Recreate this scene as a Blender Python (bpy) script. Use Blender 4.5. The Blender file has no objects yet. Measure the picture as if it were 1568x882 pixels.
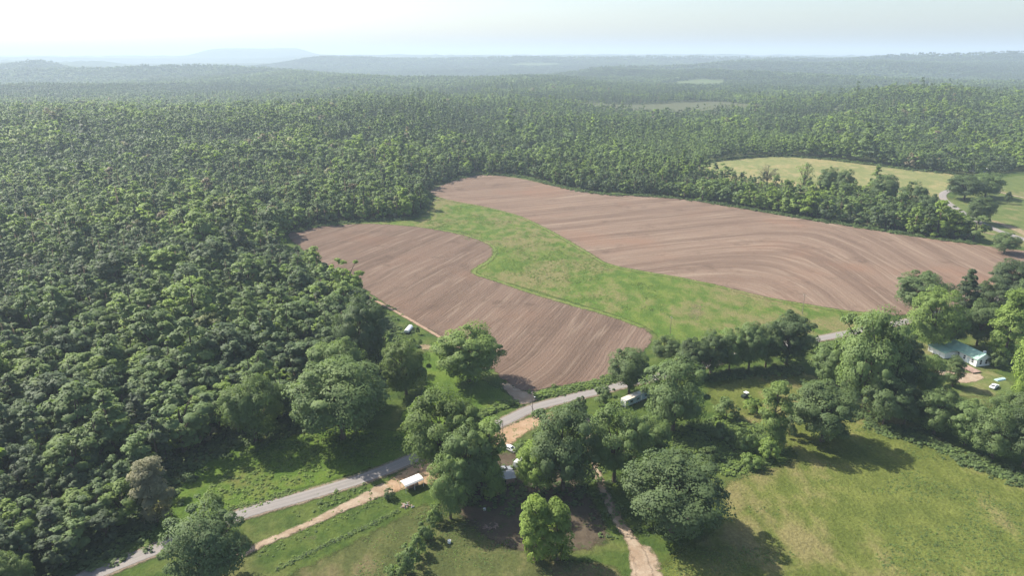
import bpy, bmesh, math, random
import numpy as np
from mathutils import Vector, Matrix
from mathutils.geometry import delaunay_2d_cdt

# ------------------------------------------------------------------ camera, sky, sun, exposure
S = bpy.context.scene
COL = S.collection
R = math.radians
F, HY, CZ = 1045.0, 84.0, 115.0            # focal length in photo pixels, eye-level row, camera height in metres
PITCH = math.atan((441 - HY) / F)
cam = bpy.data.cameras.new('camera'); cam_o = bpy.data.objects.new('camera', cam); COL.objects.link(cam_o)
cam.sensor_width = 36.0; cam.lens = F / 1568 * 36.0
cam.clip_start = 1.0; cam.clip_end = 120000.0
cam_o.location = (0, 0, CZ); cam_o.rotation_euler = (math.pi / 2 - PITCH, 0, 0)
S.camera = cam_o

SUN_AZ, SUN_EL = R(-60), R(45)
sd = Vector((math.sin(SUN_AZ) * math.cos(SUN_EL), math.cos(SUN_AZ) * math.cos(SUN_EL), math.sin(SUN_EL)))
W = bpy.data.worlds.new('World'); S.world = W; W.use_nodes = True
wn = W.node_tree; wn.nodes.clear()
sky = wn.nodes.new('ShaderNodeTexSky'); sky.sky_type = 'NISHITA'; sky.sun_disc = False
sky.sun_elevation = SUN_EL; sky.sun_rotation = SUN_AZ % (2 * math.pi)
sky.altitude = 250; sky.air_density = 1.0; sky.dust_density = 2.3; sky.ozone_density = 1.0
bg = wn.nodes.new('ShaderNodeBackground'); bg.inputs['Strength'].default_value = 0.11
wo = wn.nodes.new('ShaderNodeOutputWorld')
wn.links.new(sky.outputs[0], bg.inputs[0]); wn.links.new(bg.outputs[0], wo.inputs[0])
sl = bpy.data.lights.new('sun', 'SUN'); sl.energy = 5.0; sl.angle = R(0.6); sl.color = (1.0, 0.93, 0.82)
so = bpy.data.objects.new('sun', sl); COL.objects.link(so); so.rotation_euler = sd.to_track_quat('Z', 'Y').to_euler()
so.location = (-300, 200, 400)
S.view_settings.view_transform = 'Standard'; S.view_settings.look = 'None'
S.view_settings.exposure = 0.95; S.view_settings.gamma = 1.0; S.view_settings.use_curve_mapping = False
S.cycles.use_denoising = True
S.cycles.max_bounces = 5; S.cycles.diffuse_bounces = 3; S.cycles.transmission_bounces = 2
S.cycles.transparent_max_bounces = 6; S.cycles.volume_bounces = 0
HAZE_DENSITY = 1.45e-4

rng = np.random.default_rng(7)
random.seed(7)

# ------------------------------------------------------------------ numbers: noise, terrain, pixels to ground
_tab = np.random.default_rng(3).random((256, 256))
def vnoise(x, y):
    x = np.asarray(x, float); y = np.asarray(y, float)
    i = np.floor(x).astype(int); j = np.floor(y).astype(int)
    fx = x - i; fy = y - j; fx = fx * fx * (3 - 2 * fx); fy = fy * fy * (3 - 2 * fy)
    a = _tab[i & 255, j & 255]; b = _tab[(i + 1) & 255, j & 255]; c = _tab[i & 255, (j + 1) & 255]; d = _tab[(i + 1) & 255, (j + 1) & 255]
    return (a * (1 - fx) + b * fx) * (1 - fy) + (c * (1 - fx) + d * fx) * fy
def fbm(x, y, o=3):
    s = 0; a = 1; t = 0
    for k in range(o):
        s = s + a * vnoise(x * 2 ** k + 17.3 * k, y * 2 ** k + 5.1 * k); t += a; a *= 0.5
    return s / t
def sstep(a, b, x):
    t = np.clip((np.asarray(x, float) - a) / (b - a), 0, 1); return t * t * (3 - 2 * t)

YK = np.array([0, 600, 750, 900, 1100, 1400, 1800, 2600, 3600, 4600, 6000, 8000, 11000, 15000, 19000, 30000], float)
CK = np.array([-600, 0, 200, 400, 600, 800, 1000, 1200, 1400, 1568, 2100], float)
ZK = np.array([
 [0, 6, 18, 28, 18, 2, -8, -12, -5, -4, 24, 38, 54, 64, 70, 40],
 [0, 5, 17, 28, 18, 2, -8, -14, -5, 0, 18, 38, 54, 64, 70, 40],
 [0, 5, 17, 29, 20, 4, -8, -12, -8, -6, 18, 40, 59, 64, 75, 40],
 [0, 3, 15, 29, 27, 8, -6, -10, -10, -4, 26, 44, 64, 64, 80, 40],
 [0, 1, 8, 17, 27, 22, 4, 4, 0, 6, 36, 52, 74, 74, 80, 40],
 [0, 0, 2, 5, 9, 12, 6, 22, 4, 16, 48, 48, 79, 80, 86, 40],
 [0, 0, 0, 0, 0, 0, 0, 4, 2, 18, 48, 48, 82, 84, 90, 40],
 [0, 0, 2, 5, 12, 18, 5, 2, 14, 46, 48, 58, 82, 84, 90, 40],
 [0, 0, 2, 8, 26, 41, 14, 4, 18, 76, 50, 62, 82, 88, 94, 40],
 [0, 0, 2, 6, 16, 27, 16, 10, 40, 78, 96, 70, 82, 90, 95, 40],
 [0, 0, 2, 4, 10, 20, 16, 10, 40, 80, 90, 70, 82, 90, 95, 40]], float)
def hgt(x, y):
    x = np.asarray(x, float); y = np.asarray(y, float)
    Y = np.clip(np.abs(y), 1, 29000); Yf = np.where(y > 0, Y, 0)
    c = np.clip(784 + F * x / np.maximum(Y, 60), -599, 2099)
    i = np.clip(np.searchsorted(CK, c) - 1, 0, len(CK) - 2); u = (c - CK[i]) / (CK[i + 1] - CK[i]); u = u * u * (3 - 2 * u)
    j = np.clip(np.searchsorted(YK, Yf, side='right') - 1, 0, len(YK) - 2); v = (Yf - YK[j]) / (YK[j + 1] - YK[j]); v = v * v * (3 - 2 * v)
    z = (ZK[i, j] * (1 - u) + ZK[i + 1, j] * u) * (1 - v) + (ZK[i, j + 1] * (1 - u) + ZK[i + 1, j + 1] * u) * v
    r = np.hypot(x, y)
    z = z + sstep(500, 900, r) * 14 * (fbm(x / 420 + 9, y / 420 + 4) - 0.5) + sstep(1500, 3500, r) * 46 * (fbm(x / 1500 + 2, y / 1300 + 7) - 0.5)
    rd = 1 - np.abs(2 * fbm(x / 2600 + 5, y / 1150 + 1, 2) - 1); z = z + sstep(2000, 4500, r) * 88 * (rd ** 3 - 0.48)
    z = z + 1.6 * (fbm(x / 110 + 3, y / 110 + 8, 2) - 0.5)
    def bump(px, d, zt, sx, sy, p=2):
        bx = (px - 784) / F * d
        return zt * np.exp(-(np.abs(x - bx) / sx) ** p - (np.abs(y - d) / sy) ** p)
    z = z + bump(95, 4600, 34, 80, 140) + bump(85, 4600, 44, 400, 500) + bump(412, 12000, 118, 930, 700, 6) + bump(375, 12000, 14, 500, 500, 6)
    z = z + bump(1300, 4600, 18, 190, 260) + bump(110, 2500, 14, 260, 200) + bump(30, 2400, 10, 200, 160)
    return z
def raydir(px, py):
    u = (px - 784) / F; v = (441 - py) / F
    return u, math.cos(PITCH) + v * math.sin(PITCH), -math.sin(PITCH) + v * math.cos(PITCH)
def at(px, py):
    """photo pixel -> the point where its ray first meets the ground"""
    dx, dy, dz = raydir(px, py)
    ts = np.concatenate([np.arange(60, 1500, 2.0), np.arange(1500, 26000, 25.0)])
    gap = CZ + dz * ts - hgt(dx * ts, dy * ts)
    k = np.argmax(gap < 0) if (gap < 0).any() else len(ts) - 1
    t0, t1 = ts[max(k - 1, 0)], ts[k]
    for _ in range(14):
        m = 0.5 * (t0 + t1)
        if CZ + dz * m - float(hgt(dx * m, dy * m)) < 0: t1 = m
        else: t0 = m
    return np.array([dx * t1, dy * t1])
def W2(pts): return np.array([at(*p) for p in pts])
def depth(P, z=0): return P[1] * math.cos(PITCH) + (CZ - z) * math.sin(PITCH)
def ztop(P, py): return CZ + P[1] * math.tan(math.atan((441 - py) / F) - PITCH)
def project(x, y, z):
    d = y * math.cos(PITCH) + (CZ - z) * math.sin(PITCH); u = (z - CZ) * math.cos(PITCH) + y * math.sin(PITCH)
    return 784 + F * x / d, 441 - F * u / d, d
def spline(P, n=8, closed=False):
    P = np.asarray(P, float); m = len(P); out = []
    for i in range(m if closed else m - 1):
        if closed: a, b, c, d = P[(i - 1) % m], P[i], P[(i + 1) % m], P[(i + 2) % m]
        else: a, b, c, d = P[max(i - 1, 0)], P[i], P[i + 1], P[min(i + 2, m - 1)]
        for t in np.linspace(0, 1, n, endpoint=False):
            out.append(0.5 * ((2 * b) + (-a + c) * t + (2 * a - 5 * b + 4 * c - d) * t * t + (-a + 3 * b - 3 * c + d) * t ** 3))
    if not closed: out.append(P[-1])
    return np.array(out)
def resample(P, step, closed=False):
    Q = np.vstack([P, P[:1]]) if closed else P
    L = np.concatenate([[0], np.cumsum(np.hypot(*np.diff(Q, axis=0).T))])
    n = max(3, int(L[-1] / step)); s = np.linspace(0, L[-1], n + 1)
    if closed: s = s[:-1]
    return np.stack([np.interp(s, L, Q[:, 0]), np.interp(s, L, Q[:, 1])], 1)
def inpoly(x, y, P):
    x = np.asarray(x); y = np.asarray(y); r = np.zeros(x.shape, bool); n = len(P); j = n - 1
    for i in range(n):
        (xi, yi), (xj, yj) = P[i], P[j]
        c = ((yi > y) != (yj > y)) & (x < (xj - xi) * (y - yi) / ((yj - yi) if yj != yi else 1e-9) + xi)
        r ^= c; j = i
    return r
def segdist(P, A):
    """distance of points P to polyline A, the signed side, and the length along it"""
    best = np.full(len(P), 1e18); side = np.ones(len(P)); along = np.zeros(len(P)); acc = 0
    for a, b in zip(A[:-1], A[1:]):
        d = b - a; L = np.hypot(*d) + 1e-9; d = d / L; q = P - a
        t = np.clip(q @ d, 0, L); e = q - t[:, None] * d; D = np.hypot(e[:, 0], e[:, 1]); m = D < best
        best[m] = D[m]; side[m] = np.sign(d[0] * q[:, 1] - d[1] * q[:, 0])[m]; along[m] = (acc + t)[m]; acc += L
    return best, side, along

# ------------------------------------------------------------------ materials
def ramp_set(cr, stops):
    e = cr.elements
    while len(e) > 1: e.remove(e[-1])
    e[0].position = stops[0][0]; e[0].color = (*stops[0][1], 1)
    for p, c in stops[1:]:
        k = e.new(p); k.color = (*c, 1)
class NT:
    def __init__(s, name):
        s.m = bpy.data.materials.new(name); s.m.use_nodes = True; s.t = s.m.node_tree; s.t.nodes.clear()
        s.out = s.n('ShaderNodeOutputMaterial')
    def n(s, kind, **k):
        o = s.t.nodes.new(kind)
        for a, b in k.items(): setattr(o, a, b)
        return o
    def put(s, sock, v):
        if hasattr(v, 'links') or isinstance(v, bpy.types.NodeSocket): s.t.links.new(v, sock)
        elif v is not None: sock.default_value = v if not isinstance(v, tuple) or len(v) != 3 or sock.type != 'RGBA' else (*v, 1)
    def pos(s): return s.n('ShaderNodeNewGeometry').outputs['Position']
    def attr(s, name, kind='GEOMETRY', out='Fac'):
        a = s.n('ShaderNodeAttribute', attribute_name=name, attribute_type=kind); return a.outputs[out]
    def noise(s, vec, scale, detail=3, rough=0.55, out=0):
        o = s.n('ShaderNodeTexNoise'); s.put(o.inputs['Vector'], vec); o.inputs['Scale'].default_value = scale
        o.inputs['Detail'].default_value = detail; o.inputs['Roughness'].default_value = rough; return o.outputs[out]
    def math(s, op, a, b=0.0, c=0.0):
        o = s.n('ShaderNodeMath', operation=op); s.put(o.inputs[0], a); s.put(o.inputs[1], b); s.put(o.inputs[2], c); return o.outputs[0]
    def vmul(s, a, v):
        o = s.n('ShaderNodeVectorMath', operation='MULTIPLY'); s.put(o.inputs[0], a); o.inputs[1].default_value = v; return o.outputs[0]
    def comb(s, a, b, c=0.0):
        o = s.n('ShaderNodeCombineXYZ'); s.put(o.inputs[0], a); s.put(o.inputs[1], b); s.put(o.inputs[2], c); return o.outputs[0]
    def ramp(s, f, stops):
        o = s.n('ShaderNodeValToRGB'); ramp_set(o.color_ramp, stops); s.put(o.inputs[0], f); return o.outputs[0]
    def rng(s, f, a, b, c=0.0, d=1.0, smooth=True):
        o = s.n('ShaderNodeMapRange', interpolation_type='SMOOTHSTEP' if smooth else 'LINEAR')
        s.put(o.inputs[0], f); s.put(o.inputs[1], a); s.put(o.inputs[2], b); s.put(o.inputs[3], c); s.put(o.inputs[4], d); return o.outputs[0]
    def mix(s, f, a, b, mode='MIX'):
        o = s.n('ShaderNodeMix', data_type='RGBA', blend_type=mode); s.put(o.inputs[0], f); s.put(o.inputs[6], a); s.put(o.inputs[7], b); return o.outputs[2]
    def bump(s, h, dist, strength=1.0):
        o = s.n('ShaderNodeBump'); s.put(o.inputs['Height'], h); o.inputs['Distance'].default_value = dist; o.inputs['Strength'].default_value = strength; return o.outputs[0]
    def bsdf(s, col, rough=0.9, normal=None, spec=0.2, metal=0.0):
        o = s.n('ShaderNodeBsdfPrincipled'); s.put(o.inputs['Base Color'], col); s.put(o.inputs['Roughness'], rough)
        o.inputs['Specular IOR Level'].default_value = spec; o.inputs['Metallic'].default_value = metal
        if normal is not None: s.put(o.inputs['Normal'], normal)
        return o.outputs[0]
    def done(s, sh, soft=0.0, jag=0.0, nscale=0.35):
        if soft > 0:                                  # the sheet's worn, ragged rim
            e = s.math('ADD', s.attr('edge'), s.math('MULTIPLY', s.math('SUBTRACT', s.noise(s.pos(), nscale, 4, 0.65), 0.5), jag))
            f = s.rng(e, 0.0, soft); t = s.n('ShaderNodeBsdfTransparent'); mx = s.n('ShaderNodeMixShader')
            s.put(mx.inputs[0], f); s.t.links.new(t.outputs[0], mx.inputs[1]); s.t.links.new(sh, mx.inputs[2]); sh = mx.outputs[0]
        s.t.links.new(sh, s.out.inputs[0]); return s.m

def grass_mat(name, g1, g2, dry, dryamt=0.5, soft=0.0, jag=0.0, weed=None, rel=0.25):
    t = NT(name); p = t.pos()
    big = t.noise(p, 0.022, 4, 0.6); mid = t.noise(t.vmul(p, (1.0, 0.6, 1.0)), 0.16, 4, 0.6); fine = t.noise(p, 1.3, 3, 0.65)
    c = t.mix(t.rng(mid, 0.35, 0.65), g1, g2)
    dm = t.rng(t.math('ADD', t.math('MULTIPLY', big, 0.6), t.math('MULTIPLY', mid, 0.4)), 0.62 - 0.22 * dryamt, 0.76 - 0.2 * dryamt)
    c = t.mix(t.math('MULTIPLY', dm, 0.85), c, dry)
    if weed: c = t.mix(t.rng(t.noise(t.vmul(p, (1, 1, 1)), 0.30, 3, 0.7), 0.60, 0.68), c, weed)
    c = t.mix(0.75, c, t.ramp(fine, [(0.25, (0.55,) * 3), (0.5, (1.0,) * 3), (0.78, (1.5,) * 3)]), 'MULTIPLY')
    return t.done(t.bsdf(c, 0.95, t.bump(t.math('ADD', fine, t.math('MULTIPLY', mid, 1.5)), rel), 0.1), soft, jag)
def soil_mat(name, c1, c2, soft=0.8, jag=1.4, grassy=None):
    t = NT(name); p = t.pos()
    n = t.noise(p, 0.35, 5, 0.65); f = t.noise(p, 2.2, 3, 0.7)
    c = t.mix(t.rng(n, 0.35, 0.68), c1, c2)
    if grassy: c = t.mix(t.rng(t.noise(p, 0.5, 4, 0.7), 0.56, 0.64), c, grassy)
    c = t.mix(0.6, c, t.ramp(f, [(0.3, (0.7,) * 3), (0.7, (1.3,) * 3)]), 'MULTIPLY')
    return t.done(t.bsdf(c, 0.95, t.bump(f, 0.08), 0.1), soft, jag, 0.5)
def field_mat(name, a, b, pale, red, period):
    """tilled soil: 's' runs across the rows, 'l' along them"""
    t = NT(name); p = t.pos(); s_ = t.attr('s'); l_ = t.attr('l')
    wob = t.math('ADD', s_, t.math('MULTIPLY', t.noise(p, 0.025, 2), 3.5))
    band = t.noise(t.comb(t.math('MULTIPLY', wob, 0.085), t.math('MULTIPLY', l_, 0.004)), 1.0, 4, 0.7)
    row = t.noise(t.comb(t.math('MULTIPLY', wob, 0.36), t.math('MULTIPLY', l_, 0.022)), 1.0, 2, 0.6)
    row2 = t.noise(t.comb(t.math('MULTIPLY', wob, 1.1), t.math('MULTIPLY', l_, 0.20)), 1.0, 3, 0.7)
    big = t.noise(p, 0.013, 4, 0.6); fine = t.noise(p, 1.6, 3, 0.7)
    c = t.mix(t.rng(band, 0.38, 0.60), a, b)
    c = t.mix(t.math('MULTIPLY', t.rng(row, 0.50, 0.70), 0.65), c, pale)
    c = t.mix(t.math('MULTIPLY', t.rng(row2, 0.55, 0.75), 0.35), c, pale)
    c = t.mix(t.math('MULTIPLY', t.rng(big, 0.5, 0.72), 0.55), c, red)
    c = t.mix(t.math('MULTIPLY', t.rng(t.noise(p, 0.05, 5, 0.75), 0.54, 0.70), 0.5), c, tuple(v * 0.62 for v in a))
    c = t.mix(t.rng(t.noise(p, 0.06, 4, 0.7), 0.70, 0.78), c, (0.13, 0.14, 0.06))
    c = t.mix(0.7, c, t.ramp(fine, [(0.28, (0.72,) * 3), (0.5, (1.0,) * 3), (0.75, (1.3,) * 3)]), 'MULTIPLY')
    h = t.math('ADD', t.math('MULTIPLY', t.math('SINE', t.math('MULTIPLY', wob, 6.2832 / period)), 0.10), t.math('ADD', row2, fine))
    return t.done(t.bsdf(c, 0.95, t.bump(h, 0.28), 0.05), 1.2, 5.0, 0.35)
def plain(name, col, rough=0.7, var=0.12, scale=0.6, metal=0.0, spec=0.3):
    t = NT(name); n = t.noise(t.n('ShaderNodeTexCoord').outputs['Object'], scale, 4, 0.65)
    c = t.mix(t.rng(n, 0.3, 0.7), tuple(v * (1 - var) for v in col), tuple(min(1, v * (1 + var)) for v in col))
    return t.done(t.bsdf(c, rough, None, spec, metal))
def leaf_mat(name, stops, trans=0.32):
    t = NT(name); r = t.n('ShaderNodeObjectInfo').outputs['Random']
    tint = t.math('ADD', t.attr('tint', 'INSTANCER'), t.math('MULTIPLY', t.math('SUBTRACT', r, 0.5), 0.16))
    c = t.ramp(tint, stops)
    n = t.noise(t.n('ShaderNodeTexCoord').outputs['Object'], 0.45, 3, 0.7)
    c = t.mix(0.8, c, t.ramp(n, [(0.3, (0.68, 0.72, 0.7)), (0.5, (1, 1, 1)), (0.72, (1.35, 1.28, 1.05))]), 'MULTIPLY')
    c = t.mix(1.0, c, t.ramp(r, [(0, (0.82,) * 3), (1, (1.2,) * 3)]), 'MULTIPLY')
    d = t.n('ShaderNodeBsdfPrincipled'); t.put(d.inputs['Base Color'], c); d.inputs['Roughness'].default_value = 0.6; d.inputs['Specular IOR Level'].default_value = 0.16
    tr = t.n('ShaderNodeBsdfTranslucent'); t.put(tr.inputs[0], t.mix(1.0, c, (1.4, 1.5, 0.75), 'MULTIPLY'))
    mx = t.n('ShaderNodeMixShader'); mx.inputs[0].default_value = trans
    t.t.links.new(d.outputs[0], mx.inputs[1]); t.t.links.new(tr.outputs[0], mx.inputs[2])
    return t.done(mx.outputs[0])

LEAF = leaf_mat('foliage', [(0.0, (0.080, 0.106, 0.062)), (0.25, (0.104, 0.148, 0.072)), (0.5, (0.142, 0.200, 0.074)),
                            (0.72, (0.180, 0.252, 0.058)), (0.83, (0.188, 0.262, 0.054)), (0.92, (0.195, 0.195, 0.118)), (1.0, (0.185, 0.150, 0.110))], 0.36)
BARK = plain('bark', (0.10, 0.075, 0.055), 0.95, 0.3, 2.0)

# ------------------------------------------------------------------ helpers for meshes and objects
def mesh_np(name, V, Fc, mats=(), midx=None, normals=None, smooth=False):
    V = np.asarray(V, np.float32); Fc = np.asarray(Fc, np.int32); k = Fc.shape[1]
    me = bpy.data.meshes.new(name); me.vertices.add(len(V)); me.vertices.foreach_set('co', V.ravel())
    me.loops.add(Fc.size); me.loops.foreach_set('vertex_index', Fc.ravel())
    me.polygons.add(len(Fc)); me.polygons.foreach_set('loop_start', np.arange(0, Fc.size, k, dtype=np.int32))
    for m in mats: me.materials.append(m)
    if midx is not None: me.polygons.foreach_set('material_index', np.asarray(midx, np.int32))
    me.polygons.foreach_set('use_smooth', np.full(len(Fc), smooth or normals is not None))
    me.update(calc_edges=True)
    if normals is not None: me.normals_split_custom_set_from_vertices(normals.astype(np.float32))
    return me
def link(name, data, parent=None, loc=None):
    o = bpy.data.objects.new(name, data); COL.objects.link(o)
    if parent: o.parent = parent
    if loc is not None: o.location = loc
    return o
def tag(o, label=None, cat=None, group=None, kind=None):
    if label: o['label'] = label
    if cat: o['category'] = cat
    if group: o['group'] = group
    if kind: o['kind'] = kind
    return o
def thing(name, label, cat, loc=(0, 0, 0), rz=0.0, group=None):
    o = link(name, None, None, loc); o.rotation_euler = (0, 0, rz); o.empty_display_size = 0.5
    return tag(o, label, cat, group)
def boxbm(bm, x0, x1, y0, y1, z0, z1, bev=0.0):
    r = bmesh.ops.create_cube(bm, size=1.0, matrix=Matrix.Translation(((x0 + x1) / 2, (y0 + y1) / 2, (z0 + z1) / 2)) @ Matrix.Diagonal((x1 - x0, y1 - y0, z1 - z0, 1)))
    if bev: bmesh.ops.bevel(bm, geom=list({e for v in r['verts'] for e in v.link_edges}), offset=bev, segments=2, affect='EDGES')
def tubebm(bm, a, b, r0, r1=None, n=8):
    a = Vector(a); b = Vector(b); d = b - a; r1 = r0 if r1 is None else r1
    q = d.to_track_quat('Z', 'Y').to_matrix().to_4x4()
    bmesh.ops.create_cone(bm, cap_ends=True, segments=n, radius1=r0, radius2=r1, depth=d.length, matrix=Matrix.Translation((a + b) / 2) @ q)
def prismbm(bm, prof, x0, x1):
    """profile in (y, z) swept along x"""
    A = [bm.verts.new((x0, y, z)) for y, z in prof]; B = [bm.verts.new((x1, y, z)) for y, z in prof]; n = len(prof)
    bm.faces.new(A[::-1]); bm.faces.new(B)
    for i in range(n): bm.faces.new((A[i], A[(i + 1) % n], B[(i + 1) % n], B[i]))
def part(name, fn, mat, parent, smooth=False):
    bm = bmesh.new(); fn(bm); bmesh.ops.recalc_face_normals(bm, faces=bm.faces)
    me = bpy.data.meshes.new(name); bm.to_mesh(me); bm.free(); me.materials.append(mat)
    if smooth: me.polygons.foreach_set('use_smooth', np.ones(len(me.polygons), bool))
    return link(name, me, parent)
def box(name, mat, parent, *a, bev=0.0): return part(name, lambda bm: boxbm(bm, *a, bev), mat, parent)

# ------------------------------------------------------------------ outlines in the photograph
FIELD1 = W2([(440, 362), (470, 349), (510, 344), (570, 342), (640, 347), (700, 357), (742, 370), (758, 383), (751, 398), (735, 408), (726, 418), (760, 430), (820, 450), (880, 468), (940, 485), (985, 502), (1000, 517), (985, 540), (955, 565), (925, 580), (880, 589), (830, 597), (800, 601), (778, 588), (758, 572), (700, 531), (650, 502), (612, 480), (560, 446), (500, 408)])
FIELD2 = W2([(658, 293), (690, 278), (735, 268), (790, 272), (850, 285), (920, 297), (1030, 303), (1140, 320), (1260, 340), (1400, 362), (1500, 375), (1568, 384), (1680, 396), (1700, 430), (1568, 428), (1480, 462), (1400, 482), (1340, 481), (1280, 474), (1180, 457), (1100, 438), (1040, 425), (980, 415), (930, 404), (905, 390), (870, 370), (830, 348), (790, 330), (740, 317), (690, 307), (665, 300)])
OPEN1 = W2([(-60, 960), (40, 905), (110, 862), (172, 830), (222, 785), (245, 745), (290, 698), (380, 665), (465, 634), (535, 606), (574, 566), (592, 535), (585, 505), (545, 468), (490, 428), (440, 395), (425, 372), (440, 356), (500, 342), (570, 336), (625, 334), (652, 318), (652, 293), (690, 275), (735, 265), (800, 269), (850, 282), (920, 295), (1030, 301), (1140, 317), (1260, 337), (1400, 359), (1493, 372), (1560, 378), (1800, 400), (2300, 520), (2300, 960), (800, 1200)])
YOUNG = W2([(840, 268), (1000, 290), (1045, 264), (1100, 242), (1250, 236), (1400, 254), (1450, 250), (1370, 228), (1220, 210), (1060, 205), (920, 214)])
OPEN2 = W2([(1040, 262), (1085, 249), (1130, 242), (1180, 239), (1250, 242), (1320, 250), (1400, 260), (1462, 266), (1490, 270), (1568, 262), (1720, 268), (1900, 320), (1900, 420), (1570, 381), (1508, 374), (1494, 370), (1445, 352), (1405, 332), (1330, 306), (1240, 296), (1150, 284), (1085, 274)])
FARF = [W2(p) for p in (
    [(985, 132), (1030, 125), (1075, 121), (1114, 123), (1108, 134), (1050, 135)],
    [(845, 156), (900, 157), (960, 161), (1030, 158), (1110, 156), (1180, 162), (1150, 172), (1060, 177), (980, 176), (900, 170)],
    [(772, 99), (815, 96), (862, 97), (848, 101), (800, 102)],
    [(215, 117), (245, 115), (262, 118), (240, 120)],
    [(1262, 170), (1290, 161), (1312, 160), (1300, 168), (1278, 172)])]

# ------------------------------------------------------------------ ground
def build_ground():
    az = np.concatenate([np.radians(np.arange(-180, -60, 4.0)), np.radians(np.arange(-60, 60, 0.3)), np.radians(np.arange(60, 180, 4.0))])
    rr = [18.0]
    while rr[-1] < 26000: rr.append(rr[-1] * 1.018)
    rr = np.array(rr); A, Rr = np.meshgrid(az, rr); X = np.sin(A) * Rr; Y = np.cos(A) * Rr; Z = hgt(X, Y)
    V = np.stack([X, Y, Z], -1).reshape(-1, 3); n, m = len(rr), len(az)
    i = np.arange(n - 1)[:, None] * m; j = np.arange(m)[None]; j2 = (j + 1) % m
    Q = np.stack([i + j, i + m + j, i + m + j2, i + j2], -1).reshape(-1, 4)[:, ::-1]
    V = np.vstack([V, [[0, 0, float(hgt(0, 0))]]]); c = len(V) - 1
    cap = np.array([[c, (k + 1) % m, k, k] for k in range(m)])
    me = mesh_np('ground', V, Q, smooth=True)
    o = link('ground', me); tag(o, kind='structure')
    wood = (~(inpoly(V[:, 0], V[:, 1], OPEN1) | inpoly(V[:, 0], V[:, 1], OPEN2))).astype(np.float32)
    me.attributes.new('wood', 'FLOAT', 'POINT').data.foreach_set('value', wood)
    t = NT('ground_grass_and_forest_floor'); p = t.pos()
    big = t.noise(p, 0.02, 4, 0.6); mid = t.noise(p, 0.16, 4, 0.6); fine = t.noise(p, 1.2, 3, 0.65)
    g = t.mix(t.rng(mid, 0.35, 0.65), (0.041, 0.070, 0.015), (0.070, 0.100, 0.021))
    g = t.mix(t.math('MULTIPLY', t.rng(big, 0.52, 0.68), 0.7), g, (0.135, 0.123, 0.053))
    far = t.n('ShaderNodeVectorMath', operation='LENGTH'); t.put(far.inputs[0], p)
    wd = t.mix(t.rng(mid, 0.4, 0.7), (0.050, 0.060, 0.024), (0.070, 0.090, 0.030))
    hill = t.mix(t.rng(t.noise(p, 0.004, 5, 0.7), 0.4, 0.62), (0.030, 0.055, 0.022), (0.060, 0.090, 0.032))
    wd = t.mix(t.rng(far.outputs['Value'], 1800.0, 4000.0), wd, hill)
    c = t.mix(t.attr('wood'), g, wd)
    c = t.mix(0.7, c, t.ramp(fine, [(0.25, (0.6,) * 3), (0.5, (1,) * 3), (0.75, (1.4,) * 3)]), 'MULTIPLY')
    rough_h = t.math('MULTIPLY', t.noise(p, 0.05, 5, 0.7), t.rng(far.outputs['Value'], 3000.0, 6000.0, 0.0, 30.0))
    me.materials.append(t.done(t.bsdf(c, 0.97, t.bump(t.math('ADD', rough_h, t.math('ADD', fine, mid)), 0.3), 0.1)))
build_ground()

def sheet(name, poly, mat, z=0.06, step=5.0, jit=0.5, guide=None, smooth_n=6, closed_spline=True, rows=None):
    """a patch of ground laid on the terrain, its outline uneven, with distance-to-rim stored for the material"""
    B = resample(spline(poly, smooth_n, True) if closed_spline else np.asarray(poly), min(step, 3.0), True)
    if jit: B = B + (np.stack([vnoise(B[:, 0] * 0.33, B[:, 1] * 0.33), vnoise(B[:, 1] * 0.33 + 50, B[:, 0] * 0.33)], 1) - 0.5) * 2 * jit
    x0, y0 = B.min(0); x1, y1 = B.max(0)
    gx, gy = np.meshgrid(np.arange(x0, x1, step), np.arange(y0, y1, step)); gx = gx.ravel(); gy = gy.ravel()
    gx = gx + rng.uniform(-.2, .2, gx.shape) * step; gy = gy + rng.uniform(-.2, .2, gy.shape) * step
    k = inpoly(gx, gy, B); I = np.stack([gx[k], gy[k]], 1)
    Bc = np.vstack([B, B[:1]])
    if len(I): I = I[segdist(I, Bc)[0] > step * 0.45]
    P = np.vstack([B, I]) if len(I) else B; nb = len(B)
    r = delaunay_2d_cdt([Vector(p) for p in P], [], [list(range(nb))], 1, 1e-4)
    V = np.array([(v.x, v.y) for v in r[0]]); T = np.array([f for f in r[2] if len(f) == 3])
    e1 = V[T[:, 1]] - V[T[:, 0]]; e2 = V[T[:, 2]] - V[T[:, 0]]; fl = (e1[:, 0] * e2[:, 1] - e1[:, 1] * e2[:, 0]) < 0
    T[fl] = T[fl][:, ::-1]
    me = mesh_np(name, np.column_stack([V, hgt(V[:, 0], V[:, 1]) + z]), T, [mat], smooth=True)
    me.attributes.new('edge', 'FLOAT', 'POINT').data.foreach_set('value', segdist(V, Bc)[0].astype(np.float32))
    if guide is not None:
        D, sgn, al = segdist(V, guide)
        me.attributes.new('s', 'FLOAT', 'POINT').data.foreach_set('value', (D * sgn).astype(np.float32))
        me.attributes.new('l', 'FLOAT', 'POINT').data.foreach_set('value', al.astype(np.float32))
    if rows is not None:
        s_, l_ = rows(V)
        me.attributes.new('s', 'FLOAT', 'POINT').data.foreach_set('value', s_.astype(np.float32))
        me.attributes.new('l', 'FLOAT', 'POINT').data.foreach_set('value', l_.astype(np.float32))
    return tag(link(name, me), kind='structure')
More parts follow.
